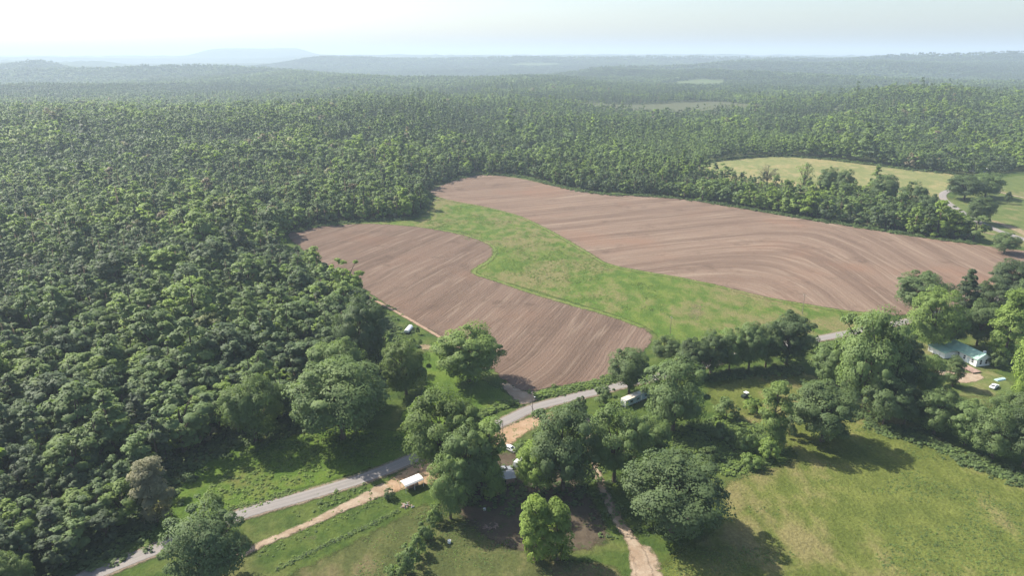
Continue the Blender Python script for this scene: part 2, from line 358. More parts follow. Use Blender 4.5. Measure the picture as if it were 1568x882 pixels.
def ribbon(name, px, width, mat, z, step=2.5, world=False):
    """a road or track of even width along a line"""
    C = resample(spline(np.asarray(px, float) if world else W2(px), 10), step)
    d = np.gradient(C, axis=0); d /= np.hypot(d[:, 0], d[:, 1])[:, None]; nrm = np.stack([-d[:, 1], d[:, 0]], 1)
    w = np.interp(np.linspace(0, 1, len(C)), np.linspace(0, 1, len(width)), width) if hasattr(width, '__len__') else np.full(len(C), width)
    ks = np.array([-1, -0.8, -0.35, 0, 0.35, 0.8, 1]); V = []; E = []; S_ = []; L_ = []
    for k in ks:
        P = C + nrm * (k * w / 2)[:, None]; V.append(np.column_stack([P, hgt(P[:, 0], P[:, 1]) + z + 0.05 * (1 - k * k)])); E.append((1 - abs(k)) * w / 2); S_.append(k * w / 2); L_.append(np.arange(len(C)) * step)
    n = len(C); V = np.array(V).reshape(-1, 3)
    Q = [(a * n + i, a * n + i + 1, (a + 1) * n + i + 1, (a + 1) * n + i) for a in range(len(ks) - 1) for i in range(n - 1)]
    me = mesh_np(name, V, Q, [mat], smooth=True)
    for nm, D in (('edge', E), ('s', S_), ('l', L_)):
        me.attributes.new(nm, 'FLOAT', 'POINT').data.foreach_set('value', np.array(D, np.float32).ravel())
    return tag(link(name, me), kind='structure')

# ground covers
G_BANK = grass_mat('waterway_grass', (0.064, 0.108, 0.018), (0.108, 0.146, 0.028), (0.160, 0.140, 0.062), 0.85, 1.5, 3.0, (0.075, 0.150, 0.020), 0.5)
G_PAST = grass_mat('pasture_grass', (0.078, 0.098, 0.021), (0.114, 0.132, 0.031), (0.170, 0.145, 0.064), 0.66, 3.0, 6.0, None, 0.45)
G_HAY = grass_mat('hay_stubble', (0.139, 0.156, 0.057), (0.184, 0.184, 0.074), (0.246, 0.205, 0.098), 0.7, 2.0, 4.0, None, 0.12)
G_LAWN = grass_mat('lawn_grass', (0.078, 0.107, 0.030), (0.107, 0.131, 0.039), (0.180, 0.156, 0.074), 0.55, 2.0, 4.0, None, 0.12)
G_LUSH = grass_mat('lush_grass', (0.056, 0.098, 0.015), (0.086, 0.133, 0.020), (0.115, 0.107, 0.037), 0.35, 1.5, 4.0)
G_OLIVE = grass_mat('olive_grass', (0.054, 0.066, 0.021), (0.082, 0.092, 0.030), (0.135, 0.107, 0.057), 0.65, 2.0, 5.0)
sheet('waterway_meadow', W2([(560, 340), (640, 330), (665, 305), (700, 305), (790, 325), (850, 352), (900, 385), (940, 402), (1040, 422), (1180, 455), (1290, 474), (1350, 482), (1345, 505), (1270, 520), (1150, 545), (1060, 555), (1000, 545), (1000, 510), (930, 480), (820, 446), (722, 414), (752, 388), (700, 354)]), G_BANK, 0.05, 8)
sheet('pasture', W2([(985, 882), (1090, 800), (1110, 735), (1180, 715), (1205, 690), (1120, 640), (1080, 595), (1200, 565), (1290, 590), (1390, 640), (1480, 690), (1600, 740), (1800, 800), (1800, 1000), (1300, 1100), (980, 1050)]), G_PAST, 0.05, 7)
sheet('lower_pasture', W2([(430, 890), (500, 850), (600, 795), (655, 770), (730, 790), (850, 850), (950, 870), (960, 940), (700, 1050), (400, 1000)]), G_OLIVE, 0.05, 6)
sheet('verge_meadow', W2([(610, 640), (650, 590), (640, 545), (680, 540), (740, 580), (790, 610), (770, 630), (700, 665), (650, 685)]), G_LUSH, 0.05, 6)
sheet('bank_meadow', W2([(215, 842), (240, 800), (270, 750), (330, 690), (420, 672), (520, 655), (620, 660), (650, 688), (560, 722), (460, 752), (380, 778), (290, 815)]), G_LUSH, 0.05, 6)
sheet('hayfield', W2([(1042, 262), (1085, 250), (1130, 243), (1180, 240), (1250, 243), (1320, 251), (1400, 261), (1462, 268), (1450, 290), (1432, 308), (1400, 316), (1330, 304), (1240, 294), (1150, 282), (1085, 272)]), G_HAY, 0.06, 10)
sheet('lawn', W2([(1462, 300), (1480, 285), (1530, 272), (1600, 268), (1750, 280), (1850, 330), (1850, 400), (1575, 380), (1510, 368), (1440, 320)]), G_LAWN, 0.05, 9)
sheet('house_yard', W2([(1395, 520), (1440, 530), (1480, 560), (1530, 570), (1560, 600), (1500, 610), (1430, 600), (1400, 560)]), G_LAWN, 0.05, 5)
FARM = [grass_mat('far_meadow', (0.082, 0.115, 0.041), (0.098, 0.131, 0.045), (0.131, 0.131, 0.066), 0.5), soil_mat('cutover_ground', (0.090, 0.088, 0.048), (0.066, 0.086, 0.034), 0)]
for k, P in enumerate(FARF):
    sheet(['far_meadow', 'clear_cut', 'far_hayfield', 'far_hayfield', 'bare_hillside'][k], P, FARM[0] if k in (0, 2) else FARM[1], 1.2, 60 if k < 4 else 15, 0, closed_spline=True)
# tilled fields
g1 = resample(W2([(430, 470), (561, 407), (666, 361), (800, 312)]), 6)
c0, a0, b0 = at(1222, 366), at(940, 402), at(1340, 455)
def rows2(V):
    """contour rows: two straight runs joined by a wide rounded turn"""
    u1 = (c0 - a0) / np.hypot(*(c0 - a0)); u2 = (b0 - c0) / np.hypot(*(b0 - c0)); q = V - c0; K = 26.0
    d1 = -u1[1] * q[:, 0] + u1[0] * q[:, 1]; d2 = -u2[1] * q[:, 0] + u2[0] * q[:, 1]
    m = np.maximum(d1, d2); return m + K * np.log(np.exp((d1 - m) / K) + np.exp((d2 - m) / K)), q @ (u1 + u2)
FM1 = field_mat('tilled_soil_near', (0.112, 0.078, 0.058), (0.152, 0.106, 0.079), (0.212, 0.160, 0.120), (0.160, 0.094, 0.063), 1.6)
FM2 = field_mat('tilled_soil_far', (0.134, 0.093, 0.069), (0.188, 0.134, 0.099), (0.260, 0.200, 0.148), (0.202, 0.118, 0.079), 2.0)
sheet('ploughed_field', FIELD1, FM1, 0.12, 4.0, 0.8, g1)
sheet('ploughed_field', FIELD2, FM2, 0.12, 5.0, 0.8, rows=rows2)
# bright uncut margins where the grass meets the tilled soil
G_MARG = grass_mat('margin_grass', (0.094, 0.131, 0.030), (0.127, 0.156, 0.043), (0.164, 0.143, 0.066), 0.6, 2.2, 5.0)
for P in ([(510, 344), (570, 342), (640, 347), (700, 357), (742, 370), (758, 383), (751, 398), (735, 408), (726, 418), (760, 430), (820, 450), (880, 468), (940, 485), (985, 502)],
          [(670, 303), (690, 308), (740, 317), (790, 330), (830, 348), (870, 370), (905, 391), (930, 405), (980, 416), (1040, 426), (1100, 439), (1180, 458), (1280, 475), (1340, 482)]):
    ribbon('grass_margin', P, 5.0, G_MARG, 0.15, 3.0)
# bare soil
SO = soil_mat('orange_soil', (0.275, 0.180, 0.108), (0.335, 0.240, 0.158), 1.2, 4.0, (0.09, 0.11, 0.035))
SP = soil_mat('pale_sand', (0.246, 0.180, 0.123), (0.328, 0.262, 0.193), 1.0, 2.4)
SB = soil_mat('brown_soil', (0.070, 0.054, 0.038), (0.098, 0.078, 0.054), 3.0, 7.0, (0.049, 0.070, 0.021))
SPATCH = soil_mat('worn_sand', (0.205, 0.156, 0.094), (0.254, 0.205, 0.127), 0.8, 3.0, (0.082, 0.107, 0.033))
sheet('orange_verge', W2([(570, 760), (600, 730), (640, 708), (672, 697), (700, 712), (680, 742), (640, 744), (600, 757)]), SO, 0.08, 4, 0.3)
sheet('orange_verge', W2([(752, 676), (768, 655), (800, 642), (850, 628), (872, 630), (850, 645), (810, 662), (790, 678), (770, 690)]), SO, 0.08, 4, 0.3)
sheet('field_entrance', W2([(755, 572), (775, 583), (800, 598), (830, 600), (826, 612), (800, 622), (783, 610), (770, 596)]), SP, 0.16, 3, 0.3)
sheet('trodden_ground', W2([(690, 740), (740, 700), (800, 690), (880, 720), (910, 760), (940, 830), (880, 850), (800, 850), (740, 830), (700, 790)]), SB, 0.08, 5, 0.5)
sheet('sandy_clearing', W2([(966, 838), (985, 832), (1008, 850), (1016, 900), (968, 905), (962, 862)]), SP, 0.09, 4, 0.4)
sheet('sandy_yard', W2([(1424, 568), (1445, 566), (1470, 570), (1500, 572), (1508, 582), (1480, 588), (1440, 582)]), SP, 0.09, 3, 0.4)
for P in ([(462, 826), (480, 818), (492, 822), (476, 832)], [(552, 862), (566, 857), (572, 864), (556, 870)], 
          [(1176, 716), (1188, 714), (1190, 721), (1178, 724)], [(752, 795), (776, 790), (778, 802), (756, 806)], [(738, 806), (765, 802), (766, 815), (742, 818)], [(640, 528), (660, 528), (668, 540), (650, 538)], [(1480, 325), (1568, 352), (1590, 372), (1540, 348)]):
    sheet('bare_patch', W2(P), SPATCH, 0.07, 3, 0.5)
sheet('bare_patch', W2([(1052, 488), (1058, 466), (1076, 464), (1080, 480), (1070, 492)]), soil_mat('straw_patch', (0.17, 0.15, 0.075), (0.20, 0.17, 0.09), 5.5, 11.0, (0.09, 0.12, 0.03)), 0.07, 3, 0.5)
# road and tracks
def asphalt():
    t = NT('old_asphalt'); p = t.pos(); s_ = t.attr('s'); l_ = t.attr('l')
    lane = t.noise(t.comb(t.math('MULTIPLY', s_, 1.3), t.math('MULTIPLY', l_, 0.02)), 1.0, 3, 0.6); n = t.noise(p, 0.25, 4, 0.6); f = t.noise(p, 6.0, 2)
    c = t.mix(t.rng(lane, 0.3, 0.7), (0.183, 0.168, 0.156), (0.246, 0.225, 0.207))
    c = t.mix(t.math('MULTIPLY', t.rng(n, 0.5, 0.75), 0.5), c, (0.281, 0.246, 0.208))
    c = t.mix(0.5, c, t.ramp(f, [(0.3, (0.8,) * 3), (0.7, (1.2,) * 3)]), 'MULTIPLY')
    return t.done(t.bsdf(c, 0.85, None, 0.3), 0.35, 0.6, 1.2)
ASPH = asphalt()
ROADPX = [(0, 945), (90, 903), (180, 866), (268, 831), (370, 789), (480, 757), (560, 732), (640, 700), (720, 668), (775, 645), (815, 626), (862, 613), (915, 600), (970, 586), (1040, 570), (1120, 548), (1190, 530), (1255, 519), (1320, 506), (1390, 492), (1480, 470), (1600, 440)]
ribbon('road_shoulder', ROADPX, 7.0, soil_mat('gravel_shoulder', (0.20, 0.155, 0.11), (0.27, 0.215, 0.16), 1.3, 2.6, (0.075, 0.105, 0.026)), 0.13)
ribbon('road', ROADPX, 4.7, ASPH, 0.20)
ribbon('road', [(1700, 412), (1600, 378), (1560, 364), (1520, 350), (1488, 334), (1462, 318), (1446, 306), (1444, 297), (1455, 291), (1475, 285)], 6.0, ASPH, 0.2)
ribbon('dirt_track', [(330, 872), (385, 842), (430, 822), (480, 800), (540, 772), (595, 747)], [2.6, 3.0, 3.2, 4.2, 6.5], SP, 0.14)
ribbon('dirt_track', [(900, 640), (903, 680), (912, 715), (925, 755), (945, 795), (968, 830), (985, 870), (990, 920)], [2.2, 2.6, 3.0, 3.4, 4.2, 5.5], SP, 0.14)
ribbon('field_track', [(560, 452), (612, 481), (650, 503), (700, 533), (745, 566)], 2.4, soil_mat('tan_track_soil', (0.255, 0.174, 0.119), (0.306, 0.221, 0.157), 0.7, 1.2), 0.2)
ribbon('gravel_drive', [(1445, 305), (1425, 303), (1405, 300)], 3.5, SP, 0.22)
ribbon('gravel_drive', [(1475, 285), (1515, 291), (1550, 299), (1600, 310), (1680, 330)], 4.0, SP, 0.22)
ribbon('gravel_drive', [(1490, 353), (1520, 359), (1560, 366)], 2.5, SP, 0.22)

# ------------------------------------------------------------------ tree shapes
def leaves(cent, nrm, size, r):
    n = len(cent); g = nrm + 0.6 * r.normal(size=(n, 3)) / 1.7; g /= np.linalg.norm(g, axis=1)[:, None]
    bad = (g * nrm).sum(1) < 0.15; g[bad] = nrm[bad]
    a = np.cross(g, r.normal(size=(n, 3))); a /= np.linalg.norm(a, axis=1)[:, None] + 1e-9; b = np.cross(g, a)
    s = (size * r.uniform(0.6, 1.35, n))[:, None]; q = r.uniform(0.55, 1.1, (4, n, 1))
    V = np.stack([cent - a * s * q[0], cent - b * s * q[1] * 0.8, cent + a * s * q[2], cent + b * s * q[3] * 0.8], 1)
    return V.reshape(-1, 3), np.arange(4 * n).reshape(n, 4), np.repeat(nrm, 4, 0)
def crown_pts(kind, H, Wd, nl, per, r):
    """leaf-clump centres and outward directions of a crown that fills an uneven envelope"""
    C = []; N = []; limbs = []
    rad = Wd / 2
    for k in range(nl):
        if kind == 'broad' or kind == 'bush':
            lo = 0.06 if kind == 'broad' else 0.02
            u = r.uniform(0, 2 * math.pi); v = r.uniform(-0.9, 1.0); w = r.uniform(0.40, 0.84) ** 0.8 if r.random() < 0.86 or v < -0.1 else r.uniform(0.86, 1.0)
            c = np.array([math.cos(u) * math.sqrt(1 - v * v) * rad * w, math.sin(u) * math.sqrt(1 - v * v) * rad * w, H * (lo + (1 - lo) * (0.47 + 0.49 * v * w))])
            lr = np.array([1, 1, 0.72]) * rad * (r.uniform(0.16, 0.37) if w < 0.86 else r.uniform(0.10, 0.18))
        elif kind == 'tall':
            v = r.uniform(0.0, 1.0); prof = 0.35 + 0.65 * math.sin(math.pi * min(1, v * 0.85 + 0.12)) ** 0.8
            u = r.uniform(0, 2 * math.pi); w = r.uniform(0.3, 0.8)
            c = np.array([math.cos(u) * rad * w * prof, math.sin(u) * rad * w * prof, H * (0.08 + 0.85 * v)]); lr = np.array([1, 1, 0.9]) * rad * r.uniform(0.24, 0.40)
        else:                                           # pine: whorls of flat boughs
            v = r.uniform(0, 1) ** 0.85; prof = (1 - v) ** 0.75 * 0.95 + 0.10
            if v < 0.15: prof *= 0.75
            u = r.uniform(0, 2 * math.pi); w = r.uniform(0.3, 0.85)
            c = np.array([math.cos(u) * rad * w * prof, math.sin(u) * rad * w * prof, H * (0.28 + 0.68 * v)]); lr = np.array([1, 1, 0.55]) * rad * r.uniform(0.20, 0.34) * (0.55 + 0.6 * prof)
        limbs.append(c)
        d = r.normal(size=(per, 3)); d /= np.linalg.norm(d, axis=1)[:, None]; d[:, 2] = np.where(d[:, 2] < (-0.25 if v > 0 else -0.7), -d[:, 2] * 0.6, d[:, 2]); d /= np.linalg.norm(d, axis=1)[:, None]
        C.append(c + d * lr * r.uniform(0.55, 1.08, (per, 1)) ** 0.7)
        o = C[-1] - np.array([0, 0, H * (0.40 if kind != 'pine' else 0.45)]); o = o / (np.linalg.norm(o, axis=1)[:, None] + 1e-9)
        q = d * 0.55 + o * 0.55 + np.array([0, 0, 1.1 if H < 2 else 0.42]); N.append(q / np.linalg.norm(q, axis=1)[:, None])
    return np.vstack(C), np.vstack(N), limbs
def tube_np(pts, rads, sides):
    V = []; Q = []; P = np.asarray(pts, float)
    for i, (p, rr) in enumerate(zip(P, rads)):
        d = P[min(i + 1, len(P) - 1)] - P[max(i - 1, 0)]; d /= np.linalg.norm(d) + 1e-9
        a = np.cross(d, [0.3, 0.9, 0.2]); a /= np.linalg.norm(a); b = np.cross(d, a)
        for k in range(sides):
            an = 2 * math.pi * k / sides; V.append(p + rr * (math.cos(an) * a + math.sin(an) * b))
    for i in range(len(P) - 1):
        for k in range(sides):
            k2 = (k + 1) % sides; Q.append((i * sides + k, i * sides + k2, (i + 1) * sides + k2, (i + 1) * sides + k))
    return np.array(V), np.array(Q)
def trunk_np(kind, H, limbs, r, nlimb, sides=7, thick=1.0):
    Vs = []; Qs = []; n0 = 0; r0 = 0.026 * H * thick; top = 0.62 if kind in ('broad', 'bush') else 0.95
    lean = r.normal(size=2) * 0.02 * H; hs = [-0.03, 0.02, 0.15, 0.3, 0.5, top]
    pts = [np.array([lean[0] * t, lean[1] * t, H * t]) for t in hs]
    tr = [(pts, [r0 * 1.35, r0 * 1.1, r0 * 0.85, r0 * 0.7, r0 * 0.5, r0 * 0.18], sides)]
    for c in limbs[:nlimb]:
        zb = min(max(0.16 * H, c[2] * (0.45 if kind in ('broad', 'bush') else 0.92)), top * 0.9 * H); b = np.array([lean[0] * zb / H, lean[1] * zb / H, zb])
        m = (b + c) / 2 + np.array([0, 0, 0.03 * H]) + r.normal(size=3) * 0.02 * H
        tr.append(([b, m, c, c + (c - m) * 0.5], [r0 * 0.42, r0 * 0.28, r0 * 0.14, r0 * 0.04], 5))
    for p, q, s in tr:
        V, Q = tube_np(p, q, s); Vs.append(V); Qs.append(Q + n0); n0 += len(V)
    return np.vstack(Vs), np.vstack(Qs)
def make_proto(name, kind, H, Wd, nl, per, size, seed, nlimb=14, sparse=False):
    """crown mesh and trunk mesh of one tree, at its true size"""
    r = np.random.default_rng(seed); C, N, limbs = crown_pts(kind, H, Wd, nl, per, r)
    V, Q, Nn = leaves(C, N, np.full(len(C), size), r)
    cm = mesh_np(name + '_crown', V, Q, [LEAF], normals=Nn)
    TV, TQ = trunk_np(kind, H, limbs, r, nl if sparse else nlimb, thick=0.8 if kind != 'broad' else 1.0)
    tm = mesh_np(name + '_trunk', TV, TQ, [BARK], smooth=True)
    return dict(crown=cm, trunk=tm, H=H, W=Wd, kind=kind)
def joined(name, kind, H, Wd, nl, per, size, seed, nlimb=4, n_trees=1, spread=0.0):
    """low-detail tree (or clump) as one mesh, for the countless woods"""
    r = np.random.default_rng(seed); Vs = []; Qs = []; Ns = []; M = []; n0 = 0
    for t in range(n_trees):
        off = np.array([*r.uniform(-spread, spread, 2), 0]); k = r.uniform(0.8, 1.15) if n_trees > 1 else 1
        C, N, limbs = crown_pts(kind, H * k, Wd * k, nl, per, r); V, Q, Nn = leaves(C, N, np.full(len(C), size), r)
        Vs.append(V + off); Qs.append(Q + n0); Ns.append(Nn); M += [0] * len(Q); n0 += len(V)
        if nlimb:
            TV, TQ = trunk_np(kind, H * k, limbs, r, nlimb, 4); Vs.append(TV + off); Qs.append(TQ + n0); M += [1] * len(TQ); n0 += len(TV)
            Ns.append(np.tile([0, 0, 1.0], (len(TV), 1)))
    return mesh_np(name, np.vstack(Vs), np.vstack(Qs), [LEAF, BARK], M, np.vstack(Ns))

BROAD = [make_proto('broad%d' % k, 'broad', 20, 17 + k % 2, 92, 300, 0.27, 20 + k, 22) for k in range(5)]
TALL = [make_proto('tall%d' % k, 'tall', 20, 10.5, 60, 240, 0.265, 40 + k, 12) for k in range(3)]
PINE = [make_proto('pine%d' % k, 'pine', 20, 9.5, 70, 100, 0.36, 60 + k, 16) for k in range(3)]
SPARSE = [make_proto('sparse%d' % k, 'broad', 20, 17, 40, 34, 0.42, 80 + k, 40, True) for k in range(2)]
SHRUB = [make_proto('shrub%d' % k, 'bush', 4, 5.2, 30, 80, 0.20, 100 + k, 6) for k in range(3)]
FB = [make_proto('woodbroad%d' % k, 'broad', 16, 10.5, 34, 95, 0.42, 120 + k, 8) for k in range(5)]
FT = [make_proto('woodtall%d' % k, 'tall', 18, 8, 28, 85, 0.42, 140 + k, 6) for k in range(3)]
FP = [make_proto('woodpine%d' % k, 'pine', 19, 7.5, 38, 60, 0.42, 160 + k, 8) for k in range(3)]

def plant(name, pr, P, H, Wd, rz, tint, label, cat='tree', group=None):
    z = float(hgt(P[0], P[1]))
    e = thing(name, label, cat, (P[0], P[1], z), rz, group); s = Wd / pr['W']; e.scale = (s, s, H / pr['H'])
    for nm in ('crown', 'trunk'):
        c = bpy.data.objects.new('foliage' if cat == 'shrub' and nm == 'crown' else ('stem' if cat == 'shrub' else nm), pr[nm]); COL.objects.link(c); c.parent = e; c['tint'] = float(tint)
    return e
KINDS = {'broad': (BROAD, 'broadleaf_tree'), 'tall': (TALL, 'broadleaf_tree'), 'pine': (PINE, 'pine_tree'), 'sparse': (SPARSE, 'sparse_tree'), 'shrub': (SHRUB, 'shrub')}
_kc = {}
def T(kind, bx, by, top, wpx, tint, label, group=None):
    P = at(bx, by); g = float(hgt(*P)); H = max(1.2, ztop(P, top) - g); Wd = wpx * depth(P, g + H * 0.5) / F * (0.80 if kind == 'shrub' else 0.93)
    L, nm = KINDS[kind]; k = _kc.get(kind, 0); _kc[kind] = k + 1
    plant(nm, L[k % len(L)], P, H, Wd, rng.uniform(0, 6.28), tint, label, 'shrub' if kind == 'shrub' else 'tree', group)

# trees of the open land, one by one (photo pixels: foot, top row, crown width)
T('broad', 718, 584, 492, 112, .55, 'wide open-grown oak at the lower left edge of the near ploughed field')
T('broad', 622, 604, 512, 80, .66, 'round oak on the grass left of the open-grown oak beside the field')
T('broad', 525, 672, 546, 160, .50, 'large spreading tree on the grassy bank above the road, left of centre')
T('broad', 392, 676, 566, 100, .58, 'bright green domed tree standing out from the lower edge of the woods')
T('broad', 520, 620, 512, 105, .52, 'bright tree behind the large spreading tree at the corner of the woods')
T('broad', 556, 562, 448, 86, .34, 'tall dark tree at the corner where the woods meet the near field')
T('tall', 240, 800, 705, 70, .86, 'brownish-grey tree by the lower edge of the woods')
T('broad', 322, 900, 778, 138, .33, 'broad dark tree in the bottom left corner overlapping the road')
T('tall', 333, 818, 752, 45, .62, 'small light green tree beside the road behind the bottom left tree')
T('broad', 20, 930, 845, 80, .60, 'pale green tree cut off by the bottom left corner')
T('broad', 678, 730, 588, 130, .64, 'tall bright green tree leaning over the road at the centre')
T('broad', 715, 762, 640, 95, .42, 'dark tree right behind the carport, below the tall bright roadside tree')
T('broad', 690, 795, 690, 70, .45, 'leafy tree just right of the white carport')
T('tall', 750, 762, 640, 62, .50, 'narrow tree left of the parked white car')
T('broad', 862, 752, 614, 125, .36, 'large dark tree on the left side of the sandy driveway')
T('broad', 822, 752, 672, 72, .60, 'light green tree in front of the large dark driveway tree')
T('broad', 940, 738, 612, 110, .50, 'spreading green tree on the right side of the sandy driveway')
T('broad', 995, 705, 634, 70, .52, 'green tree directly below the long camper')
T('broad', 1028, 814, 692, 166, .40, 'largest dark tree beside the sandy clearing with a long shadow')
T('tall', 820, 858, 762, 62, .74, 'left top of the bright green twin trees in the lower pasture')
T('tall', 852, 858, 764, 60, .74, 'right top of the bright green twin trees in the lower pasture')
T('broad', 1030, 660, 543, 108, .34, 'tall dark tree to the right of the long camper')
T('broad', 963, 604, 529, 72, .42, 'round tree behind the long camper beside the road')
T('broad', 1019, 556, 512, 50, .44, 'small round tree at the left end of the roadside tree row')
T('shrub', 885, 640, 604, 40, .38, 'dark bush on the near edge of the road left of the camper')
T('shrub', 925, 618, 590, 45, .48, 'low bush between the road and the camper')
for i, (x, b, t_, w, ti) in enumerate([(1060, 577, 513, 58, .42), (1088, 572, 503, 56, .36), (1116, 568, 499, 52, .40), (1146, 566, 489, 60, .35), (1172, 562, 487, 54, .38), (1204, 558, 474, 82, .34)]):
    T('broad', x, b, t_, w, ti, '%s tree from the left in the dense roadside row right of the tall camper tree' % ['first', 'second', 'third', 'fourth', 'fifth', 'sixth'][i], 'roadside tree row')
T('shrub', 1242, 536, 512, 40, .44, 'bush hiding the road between the row and the giant tree')
T('broad', 1268, 592, 516, 62, .40, 'low rounded tree between the roadside row and the giant tree')
T('broad', 1322, 625, 462, 118, .44, 'giant tree right of the roadside row with a ragged top')
T('broad', 1362, 618, 500, 80, .36, 'dark tree on the right flank of the giant tree')
T('broad', 1352, 652, 572, 72, .36, 'lower dark tree at the foot of the giant tree by the pasture')
T('broad', 1258, 676, 579, 112, .44, 'round oak standing in the pasture with a long shadow')
T('tall', 1180, 686, 583, 58, .60, 'narrow bright tree left of the round pasture oak')
T('broad', 1408, 482, 410, 84, .36, 'flat-topped dark oak at the near right corner of the far field')
T('broad', 1425, 535, 436, 88, .58, 'bright spreading tree below the flat-topped oak')
T('pine', 1470, 500, 410, 52, .22, 'dark pine behind the bright tree near the green-roofed house')
T('broad', 1545, 462, 392, 70, .32, 'dark tree at the right edge next to the far ploughed field')
T('broad', 1512, 490, 422, 60, .36, 'dark tree between the pine and the right edge')
T('broad', 1495, 530, 455, 62, .40, 'rounded tree directly behind the green-roofed house')
T('tall', 1536, 552, 444, 62, .60, 'bright tall tree behind and right of the green-roofed house')
T('broad', 1562, 520, 425, 60, .36, 'dark tree cut by the right edge above the bright tall tree')
T('tall', 1566, 625, 478, 62, .66, 'tall bright tree cut by the right edge beside the house')
T('broad', 1455, 530, 470, 48, .34, 'dark tree left behind the green-roofed house')
T('broad', 1412, 612, 538, 62, .46, 'olive tree to the left of the house yard')
T('tall', 1458, 592, 546, 34, .42, 'small tree in the yard in front of the house')
T('broad', 1384, 652, 585, 56, .38, 'dark tree at the upper end of the pasture border row')
T('broad', 1430, 664, 588, 72, .44, 'tree in the pasture border row below the house yard')
T('broad', 1478, 682, 606, 66, .40, 'middle tree of the pasture border row right of the yard')
T('broad', 1518, 702, 612, 86, .46, 'large tree low in the pasture border row')
T('broad', 1566, 716, 616, 80, .40, 'tree at the right edge ending the pasture border row')
T('broad', 1545, 650, 596, 60, .48, 'tree between the house yard and the large border tree')
T('broad', 1568, 668, 590, 60, .42, 'tree at the right edge above the end of the border row')
T('shrub', 1525, 562, 535, 34, .55, 'bush beside the gable end of the white house')
T('sparse', 1174, 282, 248, 36, .92, 'thin grey half-bare tree at the left of the hayfield edge')
T('sparse', 1228, 294, 246, 40, .60, 'sparse airy tree second along the hayfield edge')
T('broad', 1266, 300, 252, 36, .38, 'rounded tree at the hayfield edge right of the airy tree')
T('broad', 1290, 304, 256, 34, .40, 'rounded tree at the middle of the hayfield edge')
T('broad', 1350, 316, 262, 44, .36, 'largest dark tree silhouetted against the hayfield')
T('broad', 1392, 330, 274, 48, .36, 'dark tree right of the largest hayfield tree')
T('broad', 1415, 345, 292, 42, .30, 'dark purplish-green tree near the road bend')
T('broad', 1476, 306, 264, 58, .34, 'left oak of the pair beside the road bend')
T('broad', 1508, 302, 262, 52, .34, 'right oak of the pair beside the road bend')
T('broad', 1498, 342, 298, 46, .42, 'round tree on the lawn inside the road bend')
T('shrub', 1542, 312, 292, 16, .36, 'small conical bush on the lawn at the right edge')
T('broad', 1537, 388, 353, 44, .34, 'round tree between the far field corner and the road')
for x, b, t_, w, ti, lb in [(668, 800, 770, 36, .50, 'topmost shrub of the hedge line right of the carport'), (655, 826, 792, 40, .42, 'second shrub down the hedge line below the carport'),
                            (640, 850, 820, 36, .46, 'third shrub down the hedge line in the lower pasture'), (628, 874, 834, 48, .44, 'large shrub near the bottom of the hedge line'),
                            (606, 894, 862, 44, .52, 'lowest shrub of the hedge line at the bottom edge'),
                            (1112, 640, 610, 52, .46, 'broad bush below the dark cart in the pasture scrub'), (1150, 632, 608, 40, .62, 'bright bush right beside the dark cart'),
                            (1140, 690, 656, 48, .52, 'bush in the middle of the pasture scrub'), (1105, 676, 650, 44, .40, 'dark bush left in the pasture scrub'),
                            (1178, 704, 672, 44, .58, 'bush below the narrow bright tree'), (1150, 716, 694, 44, .56, 'lowest bush of the pasture scrub'),
                            (1085, 706, 684, 40, .60, 'bush between the pasture scrub and the largest dark tree'), (1208, 668, 630, 44, .36, 'dark bush between the narrow tree and the round oak'),
                            (596, 764, 748, 24, .28, 'dark bush left of the white carport'), (640, 512, 500, 10, .32, 'small dark bush beside the field track'), (800, 700, 676, 36, .5, 'bush right of the parked white car'),
                            (290, 822, 796, 40, .36, 'shrub by the roadside at the bottom left bend')]:
    T('shrub', x, b, t_, w, ti, lb)

# ------------------------------------------------------------------ woods
def woods_points():
    out = []
    for r0, r1, sp in ((120, 620, 5.7), (620, 1150, 6.4), (1150, 2300, 9.0)):
        x = np.arange(-r1 * 0.95, r1 * 0.95, sp); y = np.arange(60, r1 + 20, sp)
        X, Y = np.meshgrid(x, y); X = X.ravel() + rng.uniform(-.42, .42, X.size) * sp; Y = Y.ravel() + rng.uniform(-.42, .42, Y.size) * sp
        d = np.hypot(X, Y); a = np.abs(np.arctan2(X, Y))
        k = (d >= r0) & (d < r1) & (a < R(46)) & (Y > 90); X, Y = X[k], Y[k]
        op = inpoly(X, Y, OPEN1) | inpoly(X, Y, OPEN2)
        for P in FARF: op |= inpoly(X, Y, P)
        X, Y = X[~op], Y[~op]
        out.append(np.stack([X, Y], 1))
    return np.vstack(out)
WP = woods_points(); wz = hgt(WP[:, 0], WP[:, 1]); wd = np.hypot(WP[:, 0], WP[:, 1]); nW = len(WP)
patch = fbm(WP[:, 0] / 62 + 31, WP[:, 1] / 62 + 12, 3); patch2 = fbm(WP[:, 0] / 170 + 3, WP[:, 1] / 170 + 52, 3)
azW = np.arctan2(WP[:, 0], WP[:, 1])
pinep = sstep(0.50, 0.60, patch2) * (0.25 + 0.5 * sstep(R(-22), R(-8), azW)) + 0.05 + 0.2 * sstep(R(-14), R(-6), azW)
pinep = np.where((wd < 640) & (WP[:, 0] > 60), 0.05, pinep)
u0 = rng.random(nW); kindW = np.where(u0 < pinep, 2, np.where(u0 < pinep + (1 - pinep) * 0.62, 0, 1))
sclW = rng.normal(0.80, 0.20, nW).clip(0.40, 1.4) * (0.55 + 0.9 * patch)
tintW = np.where(kindW == 2, 0.28, 0.46) + (patch - 0.5) * 0.9 + rng.normal(0, 0.13, nW)
